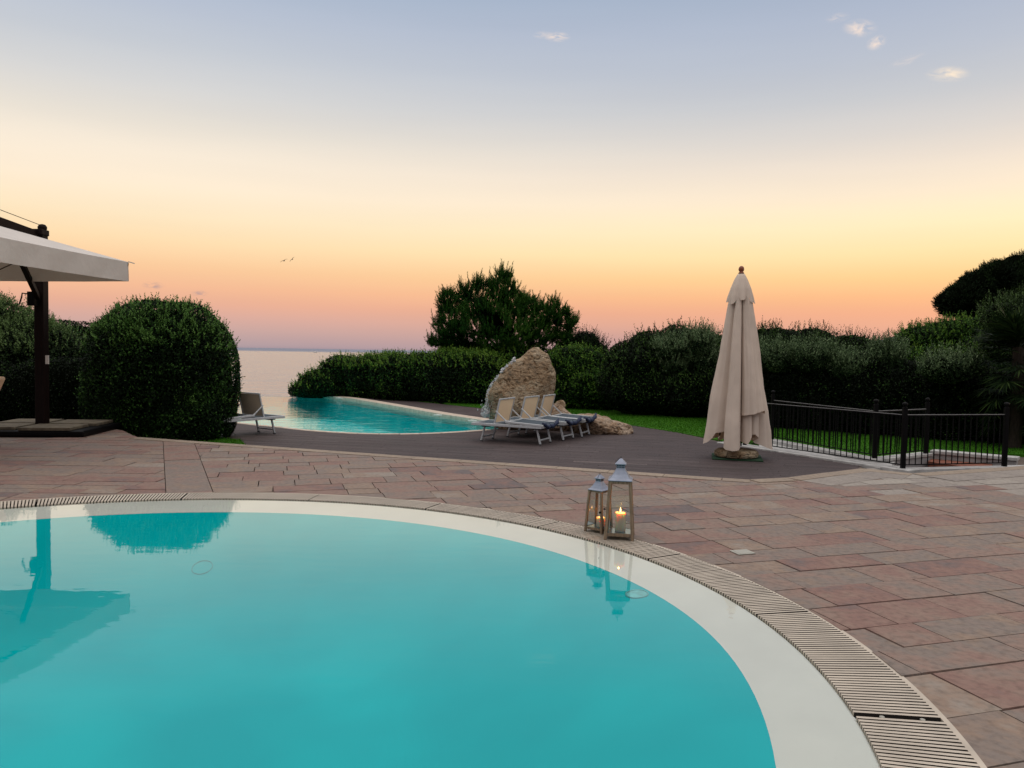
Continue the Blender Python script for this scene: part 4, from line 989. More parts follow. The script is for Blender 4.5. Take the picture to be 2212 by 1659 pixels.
outline_rock('waterfall_rock', big, cv([(1000, 1130)])[0], 18.1, 0.55, M['rock'], 3, amp=0.075, label='tall upright limestone boulder with water running down its left side')
pink = cv([(1290, 1262), (1330, 1270), (1365, 1305), (1400, 1335), (1440, 1362), (1470, 1420), (1500, 1500), (1400, 1510), (1250, 1510), (1180, 1480), (1200, 1300), (1240, 1262)])
outline_rock('boulder', pink, cv([(1320, 1400)])[0], 18.05, 0.40, M['rock_pink'], 7, amp=0.055, levels=4, label='sloping pinkish boulder leaning against the right of the tall rock')
knob = cv([(1310, 1238), (1360, 1240), (1372, 1285), (1340, 1330), (1300, 1320), (1285, 1260)])
outline_rock('small_stone', knob, cv([(1328, 1280)])[0], 18.6, 0.17, M['rock'], 9, amp=0.03, levels=3, label='small square stone behind the pinkish boulder')
led = cv([(1480, 1368), (1540, 1358), (1620, 1362), (1700, 1385), (1780, 1420), (1880, 1432), (1950, 1452), (1975, 1490), (1972, 1520), (1840, 1540), (1700, 1535), (1560, 1530), (1440, 1520), (1420, 1420)])
outline_rock('rock_ledge', led, cv([(1690, 1455)])[0], 17.6, 0.6, M['rock_pink'], 11, amp=0.06, levels=5, label='low flat rock ledge spreading right beside the loungers')

wf = empty('waterfall', P(1060, 900, 17.8)); wf.location = (P(1060, 900, 17.8).x, 17.8, LOW); tag(wf, 'thin white water trickling down the left edge of the tall rock', 'waterfall')
fm = MB(); r_ = random.Random(5)
trail = cv([(930, 872), (905, 895), (870, 925), (835, 958), (810, 985), (785, 1020), (760, 1052), (735, 1078), (715, 1110), (700, 1140), (690, 1180), (682, 1230), (676, 1290), (672, 1340), (668, 1390)])
for i in range(len(trail) - 1):
    for k in range(34):
        f = r_.random(); x = trail[i][0] * (1 - f) + trail[i + 1][0] * f; y = trail[i][1] * (1 - f) + trail[i + 1][1] * f
        sx = 2.0 if i < 8 else 3.2; dens = (1.0 if i in (0, 2, 3, 5, 7) else 0.45) if i < 9 else 0.5
        if r_.random() > dens: continue
        q = P(x - 1.2 + r_.gauss(0, sx * 0.5), y - 0.6 + r_.gauss(0, 1.6), 17.75 + r_.uniform(-0.14, 0.10)) - Vector(wf.location)
        s = r_.uniform(0.006, 0.017) * (1.3 if i in (0, 3) else 0.8)
        fm.lathe([(0.001, -s * 1.6), (s * 0.8, -s * 0.7), (s, 0.1 * s), (s * 0.6, s), (0.001, s * 1.3)], q, 6)
fm.build('foam', M['foam'], wf, smooth=True)['kind'] = 'stuff'
sp = MB()
for i in range(190):
    x = 1048 + r_.gauss(0, 5.5); y = 899 - abs(r_.gauss(0, 13)); q = P(x, y, 17.9 + r_.uniform(-0.3, 0.3)) - Vector(wf.location); s = r_.uniform(0.005, 0.013)
    sp.lathe([(0.001, -s * 2.2), (s, 0), (0.001, s * 2.2)], q, 5)
for i in range(9):
    x = 1044 + i * 1.6 + r_.gauss(0, 0.5); a = P(x + 6, 868 + r_.uniform(-12, 8), 17.8) - Vector(wf.location); b = P(x, 900, 17.9) - Vector(wf.location)
    sp.tube([a, a.lerp(b, 0.5) + Vector((-0.015, 0, 0.02)), b], [0.003, 0.004, 0.006], 5)
sp.build('spray', M['foam'], wf, smooth=True)['kind'] = 'stuff'

# ------------------------------------------------------------------ sun loungers
def make_lounger(tan=False):
    """x runs from the head end (0) to the foot end, y across; legs stand on z = 0"""
    root = empty('sun_lounger', (0, 0, 0)); Wd = 0.64; hw = Wd / 2; zr = 0.30
    al = M['alu']
    m = MB()
    for s in (-1, 1): m.bar((-0.14, s * hw, zr), (1.16, s * hw, zr), 0.026, 0.045)
    m.bar((-0.14, -hw, zr), (-0.14, hw, zr), 0.026, 0.045); m.bar((1.16, -hw, zr), (1.16, hw, zr), 0.024, 0.035); m.bar((0.45, -hw, zr - 0.005), (0.45, hw, zr - 0.005), 0.024, 0.03)
    m.build('frame', al, root, bevel=0.005)
    m = MB()
    for s in (-1, 1): m.bar((0.50, s * (hw + 0.004), zr + 0.062), (1.19, s * (hw + 0.004), zr + 0.028), 0.026, 0.036)
    m.bar((0.52, -hw, zr + 0.06), (0.52, hw, zr + 0.06), 0.024, 0.03)
    m.build('foot_rail', al, root, bevel=0.005)
    # seat cloth, sagging slightly between the rails
    def cloth(x0, x1, z0, z1, sag, nx=8, ny=8):
        mm = MB(); vs = []
        for i in range(nx + 1):
            for j in range(ny + 1):
                f, g = i / nx, j / ny; vs.append((x0 + (x1 - x0) * f, -hw + 0.014 + (Wd - 0.028) * g, z0 + (z1 - z0) * f - sag * (1 - (2 * g - 1) ** 2)))
        mm.add(vs, [(i * (ny + 1) + j, (i + 1) * (ny + 1) + j, (i + 1) * (ny + 1) + j + 1, i * (ny + 1) + j + 1) for i in range(nx) for j in range(ny)])
        return mm
    mm = cloth(-0.13, 0.45, zr + 0.018, zr + 0.018, 0.02); mm.build('head_panel', M['sling_grey'], root, smooth=True)
    mm = cloth(0.52, 1.17, zr + 0.07, zr + 0.04, 0.02); mm.build('seat', M['sling_grey'], root, smooth=True)
    # back rest folded slightly forward
    bz0, bz1, bx0, bx1 = zr + 0.02, zr + 0.43, 0.28, 0.375
    bk = MB()
    for s in (-1, 1): bk.bar((bx0, s * (hw - 0.03), bz0), (bx1, s * (hw - 0.03), bz1), 0.022, 0.028, upv=(1, 0, 0))
    bk.bar((bx1, -hw + 0.015, bz1 + 0.004), (bx1, hw - 0.015, bz1 + 0.004), 0.026, 0.022); bk.bar((bx0, -hw + 0.03, bz0 + 0.01), (bx0, hw - 0.03, bz0 + 0.01), 0.02, 0.02)
    b_ = bk.build('backrest_frame', al if not tan else M['alu'], root, bevel=0.004)
    mm = MB(); vs = []; nx, ny = 6, 8
    for i in range(nx + 1):
        for j in range(ny + 1):
            f, g = i / nx, j / ny; vs.append((bx0 + (bx1 - bx0) * f + 0.012 * (1 - (2 * g - 1) ** 2) * math.sin(PI * f), -hw + 0.04 + (Wd - 0.08) * g, bz0 + 0.02 + (bz1 - bz0 - 0.03) * f))
    mm.add(vs, [(i * (ny + 1) + j, (i + 1) * (ny + 1) + j, (i + 1) * (ny + 1) + j + 1, i * (ny + 1) + j + 1) for i in range(nx) for j in range(ny)])
    mm.build('backrest', M['sling_tan'] if tan else M['sling'], root, smooth=True)
    for s in (-1, 1):
        m = MB(); m.bar(((bx0 + bx1) / 2 - 0.012, s * (hw - 0.004), (bz0 + bz1) / 2 + 0.01), (0.53, s * (hw - 0.004), zr + 0.055), 0.016, 0.022); m.build('armrest', al, root, bevel=0.003)
    for xt, xf in ((0.07, 0.0), (1.03, 1.10)):
        for s in (-1, 1):
            m = MB(); m.bar((xt, s * (hw - 0.095), zr - 0.02), (xf, s * (hw - 0.095), 0.012), 0.030, 0.030, upv=(1, 0, 0)); lg = m.build('leg', al, root, bevel=0.004)
            f_ = MB(); f_.box((xf, s * (hw - 0.095), 0.008), (0.034, 0.034, 0.016)); f_.build('rubber_foot', M['alu_dark'], lg)
        m = MB(); q = 0.24; m.bar((xf + (xt - xf) * q, -hw + 0.105, 0.012 + (zr - 0.03) * q), (xf + (xt - xf) * q, hw - 0.105, 0.012 + (zr - 0.03) * q), 0.024, 0.024)
        m.build('stretcher', al, root, bevel=0.003)
        m = MB(); m.box(((xt + 0.03), 0, zr - 0.032), (0.13, Wd - 0.05, 0.02)); m.build('bracket', M['alu_dark'], root)
    # rolled navy cushion hanging by its straps across the foot end
    cu = MB(); n_ = 16; pts = []; rad_ = []
    for i in range(n_ + 1):
        f = i / n_; y = -hw + 0.03 + (Wd + 0.05) * f; sag = 0.055 * math.sin(PI * f) - (0.06 * max(0, (f - 0.86) / 0.14)) - 0.02 * max(0, (0.12 - f) / 0.12)
        pts.append((1.165 + 0.012 * math.sin(9 * f), y, zr + 0.045 - sag + 0.008 * math.sin(17 * f))); rad_.append((0.034 if 0.1 < f < 0.9 else 0.020) * (1 + 0.22 * math.sin(23 * f)))
    cu.tube(pts, rad_, 10); co_ = cu.build('cushion', M['navy'], root, smooth=True)
    for y in (-0.16, -0.02, 0.17):
        st_ = MB(); st_.tube([(1.10, y, zr + 0.05), (1.17, y + 0.01, zr + 0.055), (1.21, y + 0.02, zr + 0.0), (1.18, y + 0.02, zr - 0.045), (1.13, y + 0.015, zr - 0.03)], 0.005, 5)
        st_.build('strap', M['navy'], co_)
    return root
lo = make_lounger()
ax = math.atan2(-0.42, 0.907)
LS = 1.18
def place(o, near_foot_px, a, nearx=1.10 * LS, neary=-0.225 * LS):
    p = G(*near_foot_px, LOW); o.scale = (LS, LS, LS); d = Vector((math.cos(a), math.sin(a))); w = Vector((-d.y, d.x))
    q = Vector((p.x, p.y)) - d * nearx - w * neary; o.location = (q.x, q.y, LOW + 0.0135); o.rotation_euler = (0, 0, a)
lounger_labels = ['front lounger of the three beside the rock, nearest the camera', 'middle lounger of the three beside the rock, cream backrest', 'hindmost lounger of the three, standing closest to the rock']
for i, (ft, a) in enumerate((((1167, 963), ax), ((1217, 953.7), ax + R(-2)), ((1257, 946), ax + R(2)))):
    o = lo if i == 0 else copy_tree(lo)
    place(o, ft, a); tag(o, lounger_labels[i], 'sun lounger', 'loungers lined up by the rock')
ll = make_lounger(True); ll.name = 'sun_lounger'
aL = math.atan2(-0.82, -0.57)
p = G(593, 938, LOW); d = Vector((math.cos(aL), math.sin(aL))); w = Vector((-d.y, d.x)); q = Vector((p.x, p.y)) - w * 0.225 * LS; ll.scale = (LS, LS, LS)
ll.location = (q.x, q.y, LOW + 0.0135); ll.rotation_euler = (0, 0, aL); tag(ll, 'lone lounger with a tan backrest half hidden by the round bush', 'sun lounger')

# ------------------------------------------------------------------ closed parasol
px, py = 3.996, 13.58
par = empty('closed_parasol', (px, py, LOW)); par.scale = (1.18, 1.18, 1.18); tag(par, 'closed cream garden parasol on a round stone foot', 'parasol')
def ring_interp(tab, th):
    a = [t[0] for t in tab]; a2 = np.array([a[-1] - 360] + a + [a[0] + 360])
    def col_(k): b = [t[k] for t in tab]; return np.array([b[-1]] + b + [b[0]])
    return [np.interp(th, a2, col_(k)) for k in range(1, len(tab[0]))]
# angle (0 = right, 270 = towards the camera), radius at the hem, hem height, depth of fold higher up
tab = [(0, 1.00, 0.19, 1.0), (14, 0.80, 0.25, 0.75), (24, 0.55, 0.31, 0.6), (40, 0.92, 0.23, 1.0), (58, 0.55, 0.33, 0.6), (75, 0.92, 0.20, 1.0), (92, 0.50, 0.31, 0.6), (110, 0.92, 0.22, 1.0), (128, 0.55, 0.31, 0.6), (146, 0.95, 0.22, 1.0),
       (160, 0.60, 0.31, 0.65), (172, 0.95, 0.27, 0.95), (182, 1.02, 0.22, 1.0), (194, 0.98, 0.25, 1.0), (205, 0.80, 0.40, 0.90), (214, 0.56, 0.42, 0.60), (219, 0.54, 0.30, 0.58), (226, 0.76, 0.20, 0.86), (234, 0.86, 0.175, 1.0), (247, 0.87, 0.165, 1.02), (258, 0.80, 0.175, 0.95), (263, 0.62, 0.20, 0.74), (266.5, 0.24, 0.26, 0.26), (271, 0.22, 0.3, 0.24),
       (275, 0.50, 0.27, 0.56), (284, 0.64, 0.25, 0.78), (294, 0.66, 0.38, 0.86), (300, 0.50, 0.38, 0.62), (306, 0.66, 0.40, 0.86), (318, 0.72, 0.34, 0.84), (323, 0.52, 0.28, 0.58), (327, 0.54, 0.26, 0.60), (334, 0.86, 0.20, 0.94), (346, 1.0, 0.155, 1.0), (353, 1.02, 0.165, 1.0)]
def prof_r(z):        # widest radius at height z
    return float(np.interp(z, [0.0, 0.2, 0.8, 1.5, 2.1, 2.42, 2.60, 2.70], [0.535, 0.515, 0.425, 0.315, 0.215, 0.165, 0.115, 0.05]))
NA, NZ = 288, 44
def drape(tab, ztop, name, rs_, mat, wob=0.006, a0=0, a1=360):
    m = MB(); ths = np.linspace(a0, a1, NA, endpoint=(a1 - a0 < 360)); rr, hem, fold = ring_interp(tab, np.mod(ths, 360)); vs = []
    for k in range(NZ + 1):
        f = k / NZ
        for j, th in enumerate(ths):
            z = ztop + (hem[j] - ztop) * f; g = min(1, max(0, (z - 0.2) / 2.2))
            mix = rr[j] * (1 - g) + (fold[j] * 0.9 + 0.1) * g
            r = prof_r(z) * mix * rs_
            r += wob * noise.noise(Vector((math.cos(R(th)) * 2, math.sin(R(th)) * 2, z * 1.3)))
            r += 0.014 * (0.3 + f) * noise.noise(Vector((math.cos(R(th)) * 9, math.sin(R(th)) * 9, z * 0.9 + 4)))
            r += 0.006 * noise.noise(Vector((math.cos(R(th)) * 5, math.sin(R(th)) * 5, z * 6)))
            # soft swell of loose cloth near the hem
            r *= 1 + 0.02 * math.sin(z * 5 + th * 0.05)
            vs.append((r * math.cos(R(th)), r * math.sin(R(th)), z))
    na = len(ths); closed = a1 - a0 >= 360
    m.add(vs, [(k * na + j, (k + 1) * na + j, (k + 1) * na + (j + 1) % na, k * na + (j + 1) % na) for k in range(NZ) for j in range(na if closed else na - 1)])
    return m.build(name, mat, par, smooth=True)
drape(tab, 2.66, 'canopy', 1.0, M['canvas'])
# the panel at the front right that is tucked up higher than the rest
tab2 = [(266, 0.50, 0.665, 0.60), (272, 0.66, 0.675, 0.78), (290, 0.84, 0.70, 0.98), (306, 0.88, 0.735, 1.02), (318, 0.90, 0.75, 1.03), (324, 0.86, 0.70, 1.0), (328, 0.74, 0.72, 0.86)]
NZ = 30; drape(tab2, 2.45, 'folded_panel', 1.03, M['canvas'], a0=267, a1=328)
# vented cap over the shoulders
capm = MB(); vs = []; NA2, NZ2 = 160, 12
for k in range(NZ2 + 1):
    f = k / NZ2
    for j in range(NA2):
        th = 2 * PI * j / NA2; w_ = 0.5 + 0.5 * math.cos(8 * th + 0.9); hem = 2.335 + 0.075 * (1 - w_) ** 2 + 0.03 * math.sin(3 * th)
        z = 2.76 + (hem - 2.76) * f; r = float(np.interp(z, [2.3, 2.42, 2.55, 2.68, 2.76], [0.196, 0.178, 0.145, 0.095, 0.052])) * (1 + 0.20 * f * (w_ - 0.5)) + 0.006 * noise.noise(Vector((math.cos(th) * 3, math.sin(th) * 3, z * 4)))
        vs.append((r * math.cos(th), r * math.sin(th), z))
vs.append((0, 0, 2.775)); top = len(vs) - 1
capm.add(vs, [(k * NA2 + j, (k + 1) * NA2 + j, (k + 1) * NA2 + (j + 1) % NA2, k * NA2 + (j + 1) % NA2) for k in range(NZ2) for j in range(NA2)] + [(top, j, (j + 1) % NA2) for j in range(NA2)])
capm.build('vent_cap', M['canvas'], par, smooth=True)
m = MB(); m.lathe([(0.045, 2.77), (0.038, 2.785), (0.026, 2.795), (0.036, 2.81), (0.043, 2.83), (0.036, 2.86), (0.02, 2.878), (0.001, 2.884)], n=18); m.build('finial', M['finial'], par, smooth=True)
m = MB(); m.lathe([(0.028, 0.08), (0.028, 2.7)], n=14); m.build('pole', M['iron'], par, smooth=True)
m = MB(); m.lathe([(0.27, 0.03), (0.315, 0.045), (0.325, 0.08), (0.315, 0.115), (0.28, 0.14), (0.12, 0.148), (0.11, 0.16), (0.055, 0.165), (0.05, 0.30), (0.03, 0.30)], n=40); 
o = m.build('base', M['travertine'], par, smooth=False)
m = MB(); m.lathe([(0.048, 0.166), (0.048, 0.305), (0.035, 0.31)], n=16); m.lathe([(0.012, 0.0), (0.012, 0.05), (0.022, 0.055), (0.022, 0.08)], (0.06, -0.03, 0.2), 8); m.build('socket', M['iron'], par)
m = MB(); m.box((0.01, 0.0, 0.0215), (0.72, 0.66, 0.014), Matrix.Rotation(R(-14), 3, 'Z')); m.build('mat', M['mat_green'], par)
for i in range(8):
    rb = MB(); a = R(20 + 45 * i); rb.tube([(0.04 * math.cos(a), 0.04 * math.sin(a), 2.5), (0.2 * math.cos(a), 0.2 * math.sin(a), 1.2), (0.3 * math.cos(a), 0.3 * math.sin(a), 0.36)], 0.009, 6); rb.build('rib', M['dark_wood'], par)

# ------------------------------------------------------------------ cantilever parasol at the left
Px, Py = -8.29, 13.55
cpz = empty('cantilever_parasol', (Px, Py, 0)); tag(cpz, 'open white cantilever parasol hung from a thick dark wooden post', 'parasol')
def L3(v): return Vector(v) - Vector((Px, Py, 0))
m = MB(); m.box((0, 0, 1.77), (0.165, 0.165, 3.42)); m.build('post', M['dark_wood'], cpz, bevel=0.012)
m = MB(); m.box((0.0, -0.02, 3.50), (0.20, 0.22, 0.10)); m.lathe([(0.07, 3.55), (0.075, 3.60), (0.05, 3.64), (0.01, 3.65)], (0.03, 0, 0), 12); m.build('post_cap', M['dark_wood'], cpz, bevel=0.01)
apex = Vector((-8.75, 10.75, 3.62))
m = MB(); m.bar((0, 0.05, 3.43), (apex.x - Px, apex.y - Py - 0.25, 3.80), 0.10, 0.14); m.build('arm', M['dark_wood'], cpz, bevel=0.008)
m = MB(); m.tube([(0.03, 0, 3.62), (-0.2, -1.4, 3.80), (apex.x - Px, apex.y - Py, 3.98)], 0.006, 6); m.tube([(apex.x - Px, apex.y - Py - 0.2, 3.80), (apex.x - Px, apex.y - Py, 3.62)], 0.012, 6); m.build('cable', M['rope'], cpz)
cor = P(277, 566, 12.85); u = Vector((-0.998, 0.06, 0)); vv = Vector((-0.075, -0.997, 0)); S = 4.6
cor = Vector((cor.x, cor.y, cor.z)); ze = cor.z
C4 = [cor, cor + u * S, cor + u * S + vv * S, cor + vv * S]
ap = (C4[0] + C4[2]) / 2; ap.z = ze + 0.70
ca = MB(); N_ = 18
for a, b in zip(C4, C4[1:] + C4[:1]):
    vs = []; n_ = N_
    for i in range(n_ + 1):           # rows from the eave up to the peak, sagging between hips
        f = i / n_
        for j in range(n_ + 1):
            g = j / n_; e_ = a.lerp(b, g); p_ = e_.lerp(ap, f); sag = 0.16 * (1 - f) * f * 2 * (1 - (2 * g - 1) ** 2) + 0.02 * (1 - (2 * g - 1) ** 2) * (1 - f)
            p_ = p_ + Vector((0, 0, -sag)); vs.append(L3(p_))
    ca.add(vs, [(i * (n_ + 1) + j, i * (n_ + 1) + j + 1, (i + 1) * (n_ + 1) + j + 1, (i + 1) * (n_ + 1) + j) for i in range(n_) for j in range(n_)])
can = ca.build('canopy', M['canvas_white'], cpz, smooth=True)
va = MB(); hv = 0.32
for a, b in zip(C4, C4[1:] + C4[:1]):
    outw = Vector(((b - a).y, -(b - a).x, 0)).normalized()
    if (a + b).dot(outw) / 2 < ap.dot(outw): outw = -outw
    vs = []; n_ = 30; kz = 6
    for k in range(kz + 1):
        for j in range(n_ + 1):
            g = j / n_; q_ = a.lerp(b, g) + Vector((0, 0, -0.02 * (1 - (2 * g - 1) ** 2))); q_.z -= hv * k / kz
            q_ += outw * (0.012 * math.sin(g * 34 + k * 0.35) * k / kz + 0.004); vs.append(L3(q_))
    va.add(vs, [(k * (n_ + 1) + j, k * (n_ + 1) + j + 1, (k + 1) * (n_ + 1) + j + 1, (k + 1) * (n_ + 1) + j) for k in range(kz) for j in range(n_)])
va.build('valance', M['canvas_white'], can, smooth=True)
for i, q_ in enumerate(C4):
    m = MB(); a_ = L3(ap + Vector((0, 0, -0.06))); b_ = L3(q_ + Vector((0, 0, -0.05))); m.bar(a_, b_, 0.035, 0.05); m.build('rib', M['dark_wood'], cpz)
m = MB(); m.bar(L3(C4[0]) + Vector((0.0, 0, 0.005)), L3(C4[0]) + Vector((0.09, 0.03, -0.02)), 0.02, 0.015); m.build('corner_tab', M['canvas_white'], can)
m = MB(); m.bar((0.0, -0.09, 2.36), L3(P(40, 553, 12.3)), 0.07, 0.09); m.build('brace', M['dark_wood'], cpz, bevel=0.006)
m = MB(); m.box((-0.06, -0.12, 2.34), (0.13, 0.16, 0.24)); m.tube([(-0.14, -0.16, 2.42), (-0.22, -0.18, 2.43), (-0.23, -0.18, 2.36), (-0.26, -0.2, 2.24)], 0.013, 6); m.build('crank', M['iron'], cpz)
m = MB(); a_ = L3(P(42, 563, 12.2)); m.tube([a_, a_ + Vector((-0.28, -0.1, -0.17)), a_ + Vector((-0.65, -0.25, -0.28)), a_ + Vector((-1.1, -0.4, -0.30))], 0.010, 6); m.build('pull_rope', M['rope'], cpz)
t_ = P(102, 777, 13.44); m = MB(); m.box(L3((t_.x, t_.y, t_.z)), (0.055, 0.02, 0.15)); m.build('paper_tag', M['white'], cpz)
m = MB(); 
for sx, sy, tn_ in ((-1, -1, 0.3), (1, -1, 0.5), (-1, 1, 0.4), (1, 1, 0.7)): m.box((sx * 0.46, sy * 0.42, 0.135), (0.82, 0.72, 0.05), Matrix.Rotation(R(6), 3, 'Z'), 0, tn_)
m.build('slab', M['slab'], cpz, bevel=0.008)
m = MB(); m.box((0, 0, 0.055), (2.1, 1.7, 0.105), Matrix.Rotation(R(6), 3, 'Z')); m.build('base', M['iron'], cpz, bevel=0.03)

# ------------------------------------------------------------------ garden chair that just enters at the left
ch = empty('garden_chair', (-7.95, 11.2, 0)); tag(ch, 'wooden garden chair with a cream padded back cut off at the left edge', 'chair')
for nm, pts, rd in (('leg', [(0.34, 0.24, 0), (0.26, 0.24, 0.45)], 0.022), ('leg', [(0.34, -0.24, 0), (0.26, -0.24, 0.45)], 0.022), ('leg', [(-0.26, 0.24, 0), (-0.24, 0.24, 0.44)], 0.022), ('leg', [(-0.26, -0.24, 0), (-0.24, -0.24, 0.44)], 0.022)):
    m = MB(); m.bar(pts[0], pts[1], 0.04, 0.04, upv=(1, 0, 0)); m.build(nm, M['dark_wood'], ch, bevel=0.004)
m = MB(); m.box((0, 0, 0.44), (0.54, 0.52, 0.04)); m.build('seat', M['dark_wood'], ch, bevel=0.006)
m = MB(); m.bar((0.20, 0, 0.45), (0.36, 0, 0.86), 0.46, 0.035, upv=(1, 0, 0)); m.build('backrest_frame', M['dark_wood'], ch, bevel=0.006)
m = MB(); m.bar((0.24, 0, 0.60), (0.455, 0, 1.06), 0.46, 0.07, upv=(1, 0, 0)); m.build('back_cushion', M['sling'], ch, bevel=0.03)
ch.location.x = P(0, 835, 11.2).x - 0.535

# ------------------------------------------------------------------ railings and stairwell
def pole_pt(x, y): q = G(x, y); return Vector((q.x, q.y, 0))
def low_pt(x, y): q = G(x, y, LOW); return Vector((q.x, q.y, 0))
pN, pB, pD = Vector((4.70, 15.41, 0)), low_pt(1950, 1016), low_pt(2169, 1011)
pE, pA, pC = low_pt(1667, 958), low_pt(1888, 1001), low_pt(1999, 990)
def railing(name, pts, label, pz, step=0.115, hp=1.03):
    root = empty(name, (pts[0].x, pts[0].y, LOW)); tag(root, label, 'railing'); o0 = Vector((pts[0].x, pts[0].y, 0))
    for p_ in pts:
        m = MB(); q = p_ - o0; m.box((q.x, q.y, (pz + hp) / 2), (0.066, 0.066, hp - pz)); pst = m.build('post', M['iron'], root, bevel=0.006)
        m = MB(); m.lathe([(0.035, hp), (0.018, hp + 0.014), (0.040, hp + 0.035), (0.045, hp + 0.053), (0.033, hp + 0.076), (0.001, hp + 0.088)], (q.x, q.y, 0), 14); m.build('ball_finial', M['iron'], pst, smooth=True)
    pk = None; hr = hp - 0.12
    for a, b in zip(pts[:-1], pts[1:]):
        d = b - a; L_ = d.length; d.normalize(); a_, b_ = a - o0 + d * 0.03, b - o0 - d * 0.03
        m = MB(); m.bar(a_ + Vector((0, 0, hr)), b_ + Vector((0, 0, hr)), 0.016, 0.006); m.build('handrail', M['cable'], root)
        m = MB(); m.bar(a_ + Vector((0, 0, pz + 0.06)), b_ + Vector((0, 0, pz + 0.06)), 0.030, 0.015); m.build('bottom_rail', M['iron'], root)
        m = MB(); m.bar(a_ + Vector((0, 0, hr - 0.017)), b_ + Vector((0, 0, hr - 0.017)), 0.028, 0.018); m.build('top_rail', M['iron'], root)
        n_ = int(L_ / step)
        for i in range(1, n_):
            q = a - o0 + d * (L_ * i / n_)
            if pk is None:
                m = MB(); h0, h1 = pz + 0.06, hr - 0.03; prof_ = [(0.008, h0)]
                for t in range(9): prof_ += [(0.008 if t % 2 else 0.0125, h0 + (h1 - h0) * (0.52 + 0.025 * t))]
                prof_ += [(0.008, h1)]
                m.lathe(prof_, (0, 0, 0), 7); pk = m.build('picket', M['iron'], root); pk.location = q
            else:
                c = pk.copy(); col.objects.link(c); c.parent = root; c.location = q
    return root
railing('railing', [pN, pB, pD], 'near black iron railing that turns at a post in front of the stairwell', 0.03)
railing('railing', [pE, pA, pC], 'far black iron railing on the lawn side of the stairwell', 0.09)
# kerbs, the walk between the railings and the pit with its steps
def wall(mbx, a, b, w, z0, z1):
    d = (b - a).normalized(); n_ = Vector((d.y, -d.x, 0)) * w / 2
    mbx.prism([xy(a - n_), xy(a + n_), xy(b + n_), xy(b - n_)], LOW + z0, LOW + z1)
dNB = (pB - pN).normalized()
ws = MB(); wall(ws, pN - dNB * 0.6, pB + dNB * 0.2, 0.34, -0.03, 0.035); structure(ws.build('kerb', M['white_stone'], bevel=0.01))
ws = MB(); ws.prism([xy(G(*p, LOW)) for p in ((1640, 962), (1668, 960), (1885, 1004), (1937, 996), (1922, 1011), (1900, 1013), (1640, 966))], LOW - 0.03, LOW + 0.02)
structure(ws.build('landing', M['white_stone']))
ws = MB(); wall(ws, pE - (pA - pE).normalized() * 0.8, pA + (pA - pE).normalized() * 0.1, 0.24, -0.03, 0.09); structure(ws.build('lawn_kerb', M['white_stone'], bevel=0.01))
q1, q2, q3 = low_pt(2012, 987), low_pt(2200, 1004), low_pt(2330, 1010)
dAC = (pC - pA).normalized(); d12 = (q2 - q1).normalized()
ws = MB(); wall(ws, pA + dAC * 0.15, q1 - dAC * 0.16, 0.24, 0.035, 0.09); wall(ws, q1, q2, 0.28, 0.075, 0.135); wall(ws, q2 + d12 * 0.25, q3, 0.30, 0.03, 0.075)
structure(ws.build('wall_coping', M['white_stone'], bevel=0.008))
ws = MB(); wall(ws, pA + dAC * 0.15, q1 - dAC * 0.16, 0.20, -0.9, 0.034); wall(ws, q1 + d12 * 0.03, q2 - d12 * 0.02, 0.22, -0.9, 0.074); wall(ws, q2 + d12 * 0.27, q3, 0.24, -0.03, 0.029)
structure(ws.build('stairwell_wall', M['grey_render'], bevel=0.005))
ws = MB(); wall(ws, pB + (pD - pB).normalized() * 0.1, pD + (pD - pB).normalized() * 0.6, 0.20, -0.03, 0.03)
structure(ws.build('stair_kerb', M['white_stone'], bevel=0.01))
ws = MB(); nn = len(pit)
ws.add([(p[0], p[1], LOW - 0.03) for p in pit] + [(p[0], p[1], LOW - 1.0) for p in pit], [(i, i + nn, (i + 1) % nn + nn, (i + 1) % nn) for i in range(nn)] + [tuple(range(nn, 2 * nn))])
structure(ws.build('stairwell', M['grey_render']))
st0 = low_pt(2060, 1003); stp = empty('stairs', (st0.x, st0.y, LOW)); tag(stp, 'terracotta steps going down inside the stairwell', 'stairs')
for quad, zt in ((((2012, 989.5), (2148, 1001.5), (2140, 1006), (2090, 1009), (2004, 996)), -0.02), (((1984, 1013), (2018, 1011), (2058, 1019), (1986, 1030)), -0.10), (((2004, 998), (2090, 1010.5), (2052, 1014.5), (1990, 1007)), -0.16)):
    s_ = MB(); s_.prism([(G(*q, LOW + zt).x - st0.x, G(*q, LOW + zt).y - st0.y) for q in quad], zt - 0.5, zt); s_.build('step', M['terracotta'] if zt > -0.15 else M['grey_render'], stp, bevel=0.01)

# pale cover plate in the paving
p = G(1604, 1194); m = MB(); m.box((0, 0, 0.0035), (0.155, 0.125, 0.007)); m.box((0, 0, 0.0075), (0.115, 0.088, 0.003))
o = m.build('cover_plate', M['plate'], bevel=0.002); o.location = (p.x, p.y, 0.0015); o.rotation_euler = (0, 0, R(17)); tag(o, 'small pale square cover plate set in the brown paving', 'cover plate')

